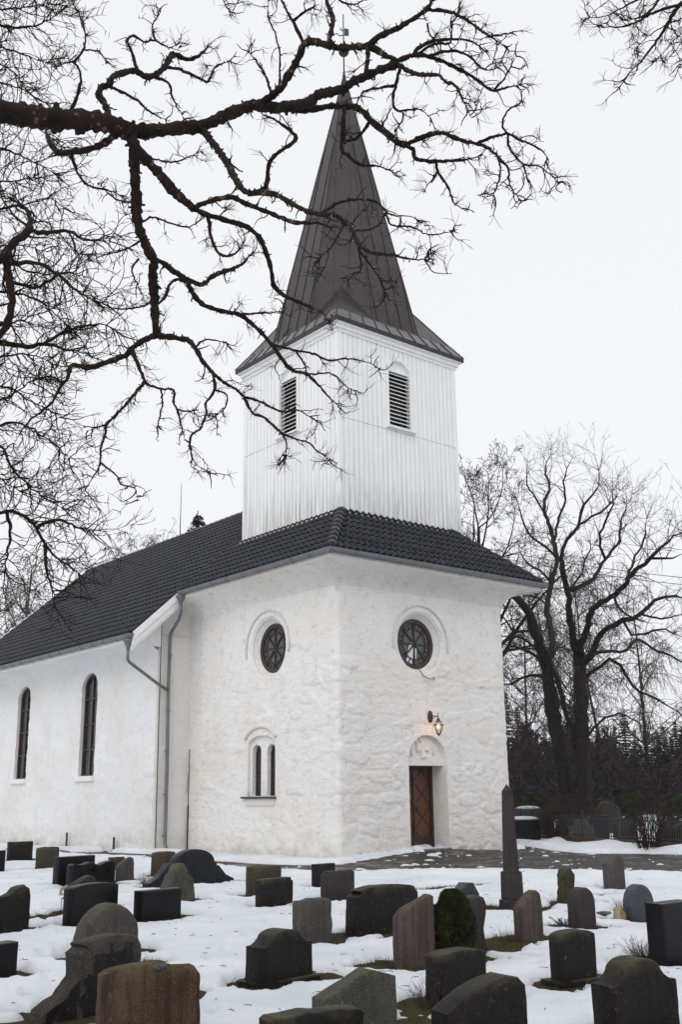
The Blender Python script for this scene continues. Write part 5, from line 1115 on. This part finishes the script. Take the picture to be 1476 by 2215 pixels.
def grow(mb, p, d, L, r, lev, rnd, S):
    """whole-tree growth: S[lev] = (segments, wander, up, children, spread, length ratio)"""
    n, wan, up, nc, spr, lr = S[lev]; pts = [p]; rad = [r]; d = unit(d); kids = sorted(rnd.uniform(.22 if lev == len(S) - 1 else .1, 1) for _ in range(nc)); ki = 0
    for i in range(n):
        d = unit(d + rdir(rnd) * wan + np.array([0, 0, up])); p = p + d * (L / n); pts.append(p); rad.append(max(S_RMIN, r * (1 - .8 * (i + 1) / n)))
        while ki < len(kids) and kids[ki] <= (i + 1) / n and lev > 0:
            ref = unit(np.cross(d, rdir(rnd))); grow(mb, p, unit(d * (1 - spr) + ref * spr + np.array([0, 0, .1])), L * lr * rnd.uniform(.6, 1.15) * (1.15 - .6 * kids[ki]), max(S_RMIN, rad[-1] * .62), lev - 1, rnd, S); ki += 1
    (mb[1] if lev < len(S) - 1 else mb[0]).tube(pts, rad, 8 if lev == len(S) - 1 else (5 if r > S_RMIN * 3 else 3), False)
S_RMIN = .01
def whole_tree(name, label, px, dist, ytop, r, S, seed, mats, group, zb=0):
    rnd = random.Random(seed); b = at(px, 1700, dist); top = at(px, ytop, dist)[2]; root = empty(name, (b[0], b[1], zb)); tag(root, label, 'tree', group); mb = (MB(), MB())
    grow(mb, np.array([0, 0, -.3]), np.array([rnd.uniform(-.05, .05), rnd.uniform(-.05, .05), 1]), (top - zb) * .93, r, len(S) - 1, rnd, S)
    mb[0].build('trunk', mats[0], root, True); mb[1].build('crown', mats[1], root, False); return root
S_BARE = [(4, .35, .03, 0, 0, 0), (5, .32, .05, 5, .55, .5), (6, .25, .06, 6, .6, .55), (8, .2, .08, 8, .6, .52), (10, .06, .1, 15, .60, .50)]
S_BIRCH = [(5, .16, -.42, 0, 0, 0), (6, .22, -.12, 9, .5, .55), (7, .18, .03, 9, .6, .50), (12, .05, .1, 24, .62, .40)]
whole_tree('bare_tree', 'bare tree rising behind the right edge of the belfry', 1066, 47, 1085, .32, S_BARE, 3, (M['bark_far'], M['twig_far']), 'bare trees')
S_RMIN = .012
for px, ds, yt, sd_, lab in ((1213, 88, 1235, 5, 'weeping birch behind the double trunk of the lime tree'), (1315, 84, 1195, 6, 'tallest weeping birch with purple twigs behind the lime crown'), (1400, 82, 1270, 7, 'weeping birch with purple hanging twigs near the right edge'), (1150, 86, 1290, 8, 'slim weeping birch between the church and the lime tree'), (1262, 90, 1225, 14, 'weeping birch directly behind the right lime trunk')):
    whole_tree('birch_tree', lab, px, ds, yt, .15, S_BIRCH, sd_, (M['bark_far'], M['birch_twig']), 'birches beyond the churchyard')
for px, ds, yt, sd_, lab in ((22, 62, 1185, 9, 'big hazy birch above the far end of the nave roof at the left edge'), (243, 70, 1160, 10, 'round top of a birch showing over the nave ridge'), (-40, 66, 1250, 12, 'birch half outside the left edge behind the nave'), (75, 78, 1330, 13, 'low birch top just above the far gable of the nave')):
    whole_tree('birch_tree', lab, px, ds, yt, .22, S_BIRCH, sd_, (M['birch_bark'], M['birch_twig']), 'birches behind the nave')
# spruces
t = NT('dark_spruce_needles'); v = t.map(); n = t.noise(v, 1.2, 4); M['spruce'] = t.done(t.mix(n, (.014, .018, .013), (.034, .040, .026)), .9, spec=.1)
def spruce_mesh(H, Wd, seed, dens=1.0):
    rnd = random.Random(seed); m = MB(); V = []; F = []; z = H * .05
    while z < H * .985:
        f = 1 - z / H; L = Wd * (f ** .85) * rnd.uniform(.75, 1.1) + .12; nb = max(4, int((5 + 6 * f) * dens)); a0 = rnd.uniform(0, 6)
        for k in range(nb):
            a = a0 + 6.283 * k / nb + rnd.uniform(-.3, .3); l = L * rnd.uniform(.6, 1.1); ca, sa = math.cos(a), math.sin(a); ns = max(3, int(l / .28)); dr = rnd.uniform(.12, .38)
            for s in range(ns):
                r0 = l * (s + .1) / ns; r1 = l * (s + 1.25) / ns; w_ = .16 + .20 * (1 - s / ns) * min(1, l); zz0 = z - dr * r0 + .10 * r0 * r0 / max(l, .3); zz1 = z - dr * r1 + .10 * r1 * r1 / max(l, .3) + rnd.uniform(-.08, .08)
                for sg in (-1, 1):
                    i = len(V); sw = w_ * rnd.uniform(.6, 1.3) * sg; V += [(ca * r0, sa * r0, zz0), (ca * r1, sa * r1, zz1), (ca * (r0 + r1) / 2 - sa * sw, sa * (r0 + r1) / 2 + ca * sw, (zz0 + zz1) / 2 - .16 * rnd.random() - .05)]; F.append((i, i + 1, i + 2))
        z += (.20 + .22 * f) * rnd.uniform(.8, 1.2)
    m.add(V, F); return m.mesh('foliage')
sp_me = [(spruce_mesh(10, 2.0, 1, 1.5), None), (spruce_mesh(10, 1.7, 2, 1.4), None), (spruce_mesh(10, 2.4, 3, 1.5), None)]
tmb = MB(); tmb.tube([(0, 0, -.3), (0, 0, 9.9)], [.17, .015], 6); tr_me = tmb.mesh('trunk'); tr_me.materials.append(M['bark_far'])
for me, _ in sp_me: me.materials.append(M['spruce'])
protos = []
def spruce(px, dist, ytop, k, label, group, rz):
    b = at(px, 1700, dist); zt = at(px, ytop, dist)[2]; r = empty('spruce_tree', (b[0], b[1], 0), rz); s = zt / 10; wd = min(s, 1.3) if dist > 52 else 1.45; r.scale = (wd, wd, s); tag(r, label, 'spruce', group)
    f = bpy.data.objects.new('foliage', sp_me[k][0]); t_ = bpy.data.objects.new('trunk', tr_me)
    for o in (f, t_): col.objects.link(o); o.parent = r
rnd = random.Random(77)
FL = 'dark spruce standing in the forest edge beyond the churchyard'
SPR = [(1102, 95, 1490, 0), (1128, 98, 1525, 1), (1155, 105, 1560, 2), (1088, 100, 1520, 1), (1362, 92, 1538, 2), (1340, 96, 1565, 0), (1384, 97, 1575, 1), (1408, 94, 1552, 1), (1432, 99, 1580, 0), (1446, 92, 1566, 0), (1474, 94, 1556, 2), (1460, 100, 1590, 1), (1500, 96, 1560, 0), (1185, 108, 1570, 0), (1215, 110, 1585, 1), (1245, 108, 1575, 2), (1275, 110, 1590, 0), (1305, 106, 1570, 1), (1325, 112, 1585, 2)]
for i, (px, ds, yt, k) in enumerate(SPR): spruce(px, ds, yt, k, FL, 'spruces of the forest edge', rnd.uniform(0, 6))
for i in range(44): spruce(1075 + i * 9.6 + rnd.uniform(-5, 5), rnd.uniform(84, 108), rnd.uniform(1585, 1650), i % 3, FL, 'spruces of the forest edge', rnd.uniform(0, 6))
spruce(413, 50, 1098, 1, 'single spruce top poking over the nave ridge beside the lightning rod', None, 1.0)
# undergrowth of the forest edge: one tangled mass
t = NT('dim_undergrowth'); v = t.map(); M['brush'] = t.done(t.mix(t.noise(v, .4, 4), (.022, .016, .019), (.032, .024, .027)), .95, spec=.1)
m = MB(); V = []; F = []
for i in range(30000):
    px = rnd.uniform(1060, 1620); ds = rnd.uniform(74, 118); b = at(px, 1700, ds); hz = 6.4 * (.35 + .95 * vnoise(np.array(px * .028), np.array(ds * .05)).item())
    z0 = hz * rnd.random(); c_ = np.array([b[0], b[1], z0]); u_ = unit(rdir(rnd) + np.array([0, 0, .4])); s_ = unit(np.cross(u_, rdir(rnd))); l_ = rnd.uniform(.25, .9); w_ = rnd.uniform(.04, .16); j = len(V)
    V += [c_ - s_ * w_, c_ + s_ * w_, c_ + u_ * l_]; F.append((j, j + 1, j + 2))
m.add(V, F); tag(m.build('woodland', M['brush']), kind='stuff')
# hedge and shrubs beyond the fence
t = NT('evergreen_leaf'); v = t.map(); n = t.noise(v, 2.5, 4); M['hedge'] = t.done(t.mix(t.ramp(n, [(.35, 0), (.65, 1)]), (.012, .020, .008), (.040, .055, .016)), .7, spec=.25)
M['shrub'] = bark('red_brown_shrub', (.024, .012, .010), (.046, .024, .020), (.08, .06, .05), .2)
def leaf_mass(pts, size, rnd):
    V = []; F = []
    for p in pts:
        a = unit(rdir(rnd)); b = unit(np.cross(a, rdir(rnd))); s = size * rnd.uniform(.6, 1.4); i = len(V); V += [p - a * s, p + b * s * .45, p + a * s, p - b * s * .45]; F.append((i, i + 1, i + 2, i + 3))
    m = MB(); m.add(V, F); return m
def hedge(px0, px1, dist, h, label, n, d2=None):
    a, b = at(px0, 1700, dist), at(px1, 1700, d2 or dist); c = (a + b) / 2; r = empty('evergreen_hedge', (c[0], c[1], 0)); tag(r, label, 'hedge', 'hedges behind the fence'); pts = []; u = unit((b - a) * np.array([1, 1, 0])); nn = np.array([-u[1], u[0], 0]); L = np.linalg.norm((b - a)[:2])
    for i in range(n):
        s = rnd.uniform(-.5, .5) * L; hh = h * (.82 + .36 * vnoise(np.array(s * .9 + px0), np.array(2.)).item()); z = hh * math.sqrt(rnd.random()); wd = .6 * math.sqrt(max(.05, 1 - (z / hh) ** 4)); pts.append(u * s + nn * rnd.choice((-1, 1)) * wd * math.sqrt(rnd.random()) + np.array([0, 0, z]))
    leaf_mass(pts, .07, rnd).build('foliage', M['hedge'], r); st = MB()
    for i in range(int(L / .6)): s = (i + .5) * .6 - L / 2; st.tube([u * s + np.array([0, 0, -.1]), u * s + nn * rnd.uniform(-.2, .2) + np.array([0, 0, h * .8])], [.03, .01], 4)
    st.build('stems', M['shrub'], r)
hedge(1095, 1185, 45, 1.42, 'dark green hedge between the church corner and the lime tree', 5200); hedge(1325, 1385, 47, 1.42, 'dark green hedge behind the fence right of the lime trunk', 3600); hedge(1425, 1560, 47, 1.40, 'dark green hedge behind the fence at the right edge', 6000); hedge(1180, 1330, 56, 1.2, 'low dark hedge in the gap behind the lime trunk', 6500)
def shrub(px, dist, ytop, wd, n, label, seed):
    rr = random.Random(seed); b = at(px, 1700, dist); h = at(px, ytop, dist)[2]; r = empty('bare_shrub', (b[0], b[1], 0)); tag(r, label, 'shrub', 'bare shrubs along the fence'); m = MB(); st = dict(seg=.12, wander=.16, up=.12, fork=.34, spread=.6, fwd=1.1, rmin=.005, sides=3, hair=0, hairlen=.1)
    for i in range(n): a = rr.uniform(0, 6.28); q = wd * .30 * math.sqrt(rr.random()); twig(m, np.array([q * math.cos(a), q * math.sin(a), -.05]), np.array([math.cos(a) * .35, math.sin(a) * .35, 1]), h * rr.uniform(.55, 1.05), rr.uniform(.008, .016), 2, rr, st)
    m.build('stems', M['shrub'], r)
shrub(1200, 36.5, 1722, 1.0, 60, 'reddish bare shrub growing through the fence left of the lime trunk', 1); shrub(1392, 30.6, 1720, .7, 55, 'reddish bare shrub growing through the fence right of the lime trunk', 2); shrub(1160, 38.5, 1740, .8, 45, 'small reddish shrub behind the fence close to the church corner', 3); shrub(1290, 38, 1742, .9, 60, 'low reddish shrub behind the fence under the lime tree', 4); shrub(1445, 33, 1735, .7, 50, 'thin bare shrub behind the fence at the right edge', 5)
# fence on its stone kerb
fe = empty('iron_fence', (0, 0, 0)); tag(fe, 'low black iron railing on a stone kerb beside the paved path', 'fence')
fa, fb = np.array([*FENCE_A, 0.]), np.array([*FENCE_B, 0.]); FL_ = np.linalg.norm(fb - fa); fu = (fb - fa) / FL_; ns = 9
m = MB(); m.bar(fa + np.array([0, 0, .10]), fb + np.array([0, 0, .10]), .24, .30); kb = m.build('stone_kerb', G['brown'], fe)
for i in range(ns):
    m = MB(); s0, s1 = FL_ * i / ns, FL_ * (i + 1) / ns
    for z in (.32, .80): m.bar(fa + fu * s0 + np.array([0, 0, z]), fa + fu * s1 + np.array([0, 0, z]), .045, .03)
    k = int((s1 - s0) / .115)
    for j in range(1, k): p = fa + fu * (s0 + (s1 - s0) * j / k); m.tube([p + np.array([0, 0, .24]), p + np.array([0, 0, .86]), p + np.array([0, 0, .92])], [.013, .013, .003], 5)
    m.build('railing', M['iron'], fe)
for i in range(ns + 1):
    p = fa + fu * FL_ * i / ns; m = MB(); m.bar(p + np.array([0, 0, .2]), p + np.array([0, 0, .98]), .05, .05, (1, 0, 0)); m.lathe([(.02, .98), (.04, 1.01), (.0, 1.06)], tuple(p[:2]) + (0,), 8); m.build('post', M['iron'], fe)
# stones and snow caps in the yard behind the fence
def far_grave(px, dist, w, h, kind, mat, label, snow=False, yaw=-30):
    p = at(px, 1700, dist)
    r = empty('gravestone', (p[0], p[1], 0), R(yaw)); tag(r, label, 'gravestone', 'gravestones behind the fence'); stone_mesh(kind, w, h, .2, .004, int(px), .015).build('headstone', G[mat], r, True, True); STONES.append((p[0], p[1], w, .2, yaw))
    if snow:
        m = MB(); m.lathe([(.001, .09), (.5, .075), (.8, .05), (1.0, .0), (.9, -.03)][::-1], (0, 0, 0), 16); o = m.build('snow_cap', M['snow'], r, True); o.scale = (w * .5, .13, 1); o.location = (0, 0, h)
for q in ((1128, 36.5, 1.1, .78, 'seg', 'black', 'snow capped black stone by the church corner behind the fence', True), (1140, 41, 1.0, 1.05, 'rect', 'grey', 'pale broad snow capped stone behind the fence by the church corner', True), (1178, 40, .5, .8, 'round', 'dark', 'dark round stone behind the fence between the reddish shrubs', False), (1222, 37.5, .6, .75, 'seg', 'grey', 'grey stone behind the fence left of the lime trunk', False), (1252, 36, .8, .78, 'ogee', 'green', 'pale lichened stone behind the fence in front of the lime trunk', False), (1290, 37, .6, .85, 'rect', 'black', 'black upright stone behind the fence right of the lime trunk', False), (1312, 44, 1.0, 1.25, 'shoulder', 'purple', 'tallest stone behind the fence with square shoulders', False),
          (1345, 35, .7, .7, 'seg', 'dark', 'dark low arched stone behind the fence left of the right shrub', False), (1432, 33.5, .55, .68, 'slantround', 'olive', 'pale yellowish slanting stone behind the fence near the right edge', False), (1466, 32, .6, .72, 'round', 'dark', 'dark round stone behind the fence at the right edge', False)): far_grave(*q)
# overhead cables from the belfry to a pole outside the picture
pb = at(1900, 1700, 33); pole = empty('utility_pole', (pb[0], pb[1], 0)); tag(pole, 'wooden pole carrying the two overhead cables', 'pole')
m = MB(); m.tube([(0, 0, -.5), (0, 0, 7.6)], [.13, .09], 10); m.build('mast', M['bark_far'], pole); m = MB(); m.bar((-.4, 0, 7.2), (.4, 0, 7.2), .08, .1); m.build('crossarm', M['bark_far'], pole)
for dz, lab in ((0, 'upper of the two overhead cables running right from the belfry'), (-.22, 'lower of the two overhead cables running right from the belfry')):
    a = np.array([BX1 + .02, 3.4, 10.15 + dz]); b = np.array([pb[0], pb[1], 7.2 + dz]); P = [a + (b - a) * (k / 24) + np.array([0, 0, -1.1 * 4 * (k / 24) * (1 - k / 24) * .35]) for k in range(25)]
    m = MB(); m.tube(P, .010, 5); tag(m.build('overhead_cable', M['iron']), lab, 'cable', 'overhead cables')

# thin damp air over the churchyard
m = MB(); m.box(-150, -70, -1, 150, 150, 32); hz_ = m.mesh('haze'); mh = bpy.data.materials.new('damp_air'); mh.use_nodes = True; nt_ = mh.node_tree; nt_.nodes.clear()
ov = nt_.nodes.new('ShaderNodeOutputMaterial'); pv = nt_.nodes.new('ShaderNodeVolumePrincipled'); pv.inputs['Color'].default_value = (.93, .92, .95, 1); pv.inputs['Density'].default_value = .0004; nt_.links.new(pv.outputs[0], ov.inputs['Volume'])
tag(obj('haze', hz_, mh), kind='stuff')
# ================================================================ plants and small things on the graves
rnd = random.Random(99)
M['thuja'] = None
t = NT('thuja_green'); v = t.map(); n = t.noise(v, 9, 4); M['thuja'] = t.done(t.mix(t.ramp(n, [(.35, 0), (.65, 1)]), (.008, .014, .005), (.036, .044, .012)), .8, spec=.2)
p = gnd(984, 2078); th = empty('thuja_bush', (p[0], p[1], 0)); tag(th, 'rounded dark green thuja bush between two gravestones', 'bush'); V = []; F = []
for i in range(14000):
    z = rnd.random() ** .8; a = rnd.uniform(0, 6.283); rr = .205 * math.sqrt(max(0, 1 - max(0, (z - .35) / .66) ** 2)) * (.86 + .14 * min(1, z * 4)) * (1 + .10 * math.sin(5 * a + 9 * z)) * (.80 + .45 * vnoise(np.array(a * 2.2 + 3), np.array(z * 7.0)).item()) * rnd.choice((rnd.uniform(.80, 1.06), rnd.uniform(.82, 1.0), rnd.uniform(.45, .85))); c, s = math.cos(a), math.sin(a)
    q = np.array([c * rr, s * rr, z * .66]); out = np.array([c * .45, s * .45, 1.0]) + rdir(rnd) * .4; out = unit(out); sd_ = unit(np.cross(out, rdir(rnd))); l = rnd.uniform(.018, .045); w_ = l * .28; j = len(V); V += [q, q + out * l * .5 + sd_ * w_, q + out * l, q + out * l * .5 - sd_ * w_]; F.append((j, j + 1, j + 2, j + 3))
m = MB(); m.add(V, F); m.build('foliage', M['thuja'], th); m = MB(); m.tube([(0, 0, -.05), (0, 0, .5)], [.03, .015], 6); m.build('trunk', M['bark_near'], th); STONES.append((p[0], p[1], .36, .36, 0))
M['heather'] = bark('dry_heather', (.060, .038, .034), (.13, .085, .07), (.15, .13, .1), .2); M['yellowgreen'] = bark('yellow_green_sprigs', (.07, .065, .014), (.12, .11, .03), (.1, .08, .04), .2); M['sprig'] = simple('blue_green_spruce_sprig', (.030, .045, .036), .8, .4, 20); M['straw'] = simple('straw_wreath', (.30, .24, .15), .9, .3, 30, 0, .5)
def clump(px, py, r, h, n, mat, label, name='grave_plant', lean=(0, 0)):
    p = gnd(px, py); o = empty(name, (p[0], p[1], .01)); tag(o, label, 'plant', 'plants on the graves'); m = MB(); st = dict(seg=.03, wander=.28, up=.05, fork=.35, spread=.7, fwd=1, rmin=.0018, sides=3, hair=0, hairlen=.1)
    for i in range(n): a = rnd.uniform(0, 6.28); q = r * .6 * math.sqrt(rnd.random()); twig(m, np.array([q * math.cos(a), q * math.sin(a), -.01]), np.array([math.cos(a) * .7 + lean[0], math.sin(a) * .7 + lean[1], 1]), h * rnd.uniform(.5, 1.1), .0028, 1, rnd, st)
    m.build('stems', M[mat], o); STONES.append((p[0], p[1], r, r, 0))
clump(1405, 2078, .24, .22, 130, 'heather', 'dry pinkish heather beside the tall black slab'); clump(1098, 2036, .16, .13, 60, 'heather', 'dry grey heather left of the pinkish slanting stone'); clump(318, 1914, .18, .22, 90, 'yellowgreen', 'yellow green shrublet beside the winged blue monument'); clump(928, 2178, .14, .20, 70, 'heather', 'dark dry plant left of the lichen spotted stone')
clump(300, 2092, .13, .10, 50, 'sprig', 'small dark plant right of the rock faced winged monument'); clump(848, 2092, .12, .10, 40, 'heather', 'low dry plant at the foot of the tall streaked slab'); clump(1228, 1955, .12, .16, 50, 'heather', 'dry plant at the foot of the mottled standing stone'); clump(756, 2025, .10, .09, 30, 'heather', 'tiny dry plant left of the wide low arched stone'); clump(1300, 1925, .13, .09, 50, 'heather', 'dark dry plant left of the swan neck stone'); clump(140, 1980, .16, .08, 60, 'heather', 'dark dry plant left of the polished arched stone'); clump(1470, 1957, .16, .05, 50, 'heather', 'flat dry plant at the right edge beside the blue grey disc stone')
clump(1350, 1972, .10, .2, 70, 'yellowgreen', 'small yellowish plant left of the blue grey disc stone')
p = gnd(1222, 2010); sg = empty('spruce_sprigs', (p[0], p[1], .02)); tag(sg, 'bunch of cut blue green spruce sprigs laid before the round purple stone', 'sprigs', 'plants on the graves'); m = MB()
for i in range(11):
    a = rnd.uniform(0, 6.28); d = unit(np.array([math.cos(a), math.sin(a), rnd.uniform(.25, 1.1)])); b = np.array([rnd.uniform(-.06, .06), rnd.uniform(-.06, .06), 0]); L = rnd.uniform(.14, .24); m.tube([b, b + d * L], [.004, .002], 4)
    for k in range(60):
        q = b + d * L * rnd.uniform(.15, 1); u = unit(np.cross(d, rdir(rnd))) + d * .6; m.tube([q, q + unit(u) * .024], [.0022, .0008], 3, False)
m.build('sprays', M['sprig'], sg); STONES.append((p[0], p[1], .3, .3, 0))
# grave lantern, urn-like pot, wreath, pale figure stone
p = gnd(140, 1972); gl = empty('grave_lantern', (p[0], p[1], .01)); tag(gl, 'small grey metal grave lantern left of the polished arched stone', 'lantern'); m = MB()
for x in (-.045, .045):
    for y in (-.045, .045): m.bar((x, y, 0), (x, y, .17), .008, .008)
m.box(-.055, -.055, 0, .055, .055, .015); m.add([(-.06, -.06, .17), (.06, -.06, .17), (.06, .06, .17), (-.06, .06, .17), (0, 0, .225)], [(0, 1, 4), (1, 2, 4), (2, 3, 4), (3, 0, 4), (3, 2, 1, 0)]); m.tube([(.02 * math.cos(k * .63), 0, .235 + .02 * math.sin(k * .63)) for k in range(11)], .003, 4); m.build('housing', M['zinc'], gl); m = MB(); m.lathe([(.022, .016), (.022, .10)], (0, 0, 0), 10); m.build('candle', M['white_pane'], gl)
p = gnd(141, 1945); m = MB(); m.tube([(.085 * math.cos(2 * math.pi * k / 16), .02 * math.sin(k), .095 + .085 * math.sin(2 * math.pi * k / 16)) for k in range(17)], [.026 + .006 * math.sin(k * 2.3) for k in range(17)], 7); o = m.build('straw_wreath', M['straw'], None, True); o.location = (p[0], p[1], .02); tag(o, 'pale straw wreath leaning left of the slanting dark stone', 'wreath')
p = gnd(1342, 1996); m = stone_mesh('boulder', .13, .20, .12, .02, 9, .04); o = m.build('figure_stone', M['straw'], None, True, True); o.location = (p[0], p[1], 0); tag(o, 'small pale beige stone figure left of the blue grey disc stone', 'figure')
p = gnd(1308, 1985); m = MB(); m.box(-.10, -.07, 0, .10, .07, .075); o = m.build('grave_box', M['slate'], None); o.location = (p[0], p[1], .0); o.rotation_euler = (0, 0, .2); md = o.modifiers.new('edge', 'BEVEL'); md.width = .012; tag(o, 'low dark planter box between the purple stone and the beige figure', 'planter')
# a sparrow-sized ornament on the nearest slab
m = MB(); m.lathe([(.003, -.045), (.02, -.025), (.027, .0), (.020, .022), (.012, .034), (.017, .046), (.014, .058), (.003, .066)], (0, 0, 0), 12, ((0, 1, 0), (0, 0, 1), (1, 0, 0))); o = m.build('bird_ornament', M['slate'], None, True); pz = at(343, 2093, 7.6); o.location = (pz[0], pz[1], pz[2] - .0); tag(o, 'small dark bird ornament sitting on the nearest brown slab', 'ornament')
# grass blades where the snow has gone
def grass():
    xs = []; ys = []; rr = np.random.RandomState(4)
    for sx, sy, w_, d_, yw in STONES:
        if math.hypot(sx - CAM[0], sy - CAM[1]) > 26: continue
        k = 420; xs.append(sx + rr.uniform(-.62, .62, k)); ys.append(sy + rr.uniform(-.62, .62, k))
    for (bx, by), rx, ry in BARE: k = 1500; xs.append(bx + rr.uniform(-1.3, 1.3, k) * rx); ys.append(by + rr.uniform(-1.3, 1.3, k) * ry)
    x = np.concatenate(xs); y = np.concatenate(ys); h = snow_h(x, y); k = (h < .012) & (poly_sd(x, y, PATH) > .05); x, y = x[k], y[k]; n = len(x); a = rr.uniform(0, 6.28, n); L = rr.uniform(.02, .055, n); t_ = rr.uniform(0, 6.28, n); ln = rr.uniform(.2, 1.0, n) * L
    w_ = .0035; V = np.zeros((n, 3, 3)); V[:, 0] = np.stack([x - w_ * np.cos(a), y - w_ * np.sin(a), np.full(n, -.004)], 1); V[:, 1] = np.stack([x + w_ * np.cos(a), y + w_ * np.sin(a), np.full(n, -.004)], 1); V[:, 2] = np.stack([x + ln * np.cos(t_), y + ln * np.sin(t_), L], 1)
    me = bpy.data.meshes.new('grass'); me.from_pydata(V.reshape(-1, 3).tolist(), [], np.arange(3 * n).reshape(-1, 3).tolist()); return me
t = NT('wet_winter_grass'); v = t.map(); n = t.noise(v, 7, 4); M['grass'] = t.done(t.mix(t.ramp(n, [(.35, 0), (.65, 1)]), (.035, .045, .010), (.085, .075, .028)), .7, spec=.2)
tag(obj('grass', grass(), M['grass']), kind='stuff')

# twigs and bits of bark blown down on the snow
lt = MB(); rr_ = random.Random(8)
for i in range(380):
    p_ = gnd(rr_.uniform(-20, 1500), 1900 + 315 * rr_.random() ** 1.3); h_ = float(snow_h(np.array([p_[0]]), np.array([p_[1]]))[0])
    if h_ < .0: continue
    a_ = rr_.uniform(0, 6.28); L_ = rr_.uniform(.015, .09); d_ = np.array([math.cos(a_), math.sin(a_), 0]); q_ = np.array([p_[0], p_[1], h_ + .006]); n_ = np.array([-d_[1], d_[0], 0]) * rr_.uniform(-.2, .2) * L_
    lt.tube([q_, q_ + d_ * L_ * .5 + n_ + np.array([0, 0, .004]), q_ + d_ * L_], [.003, .0025, .0015], 4)
tag(lt.build('fallen_twigs', M['twig_near']), kind='stuff')
finish_snow()
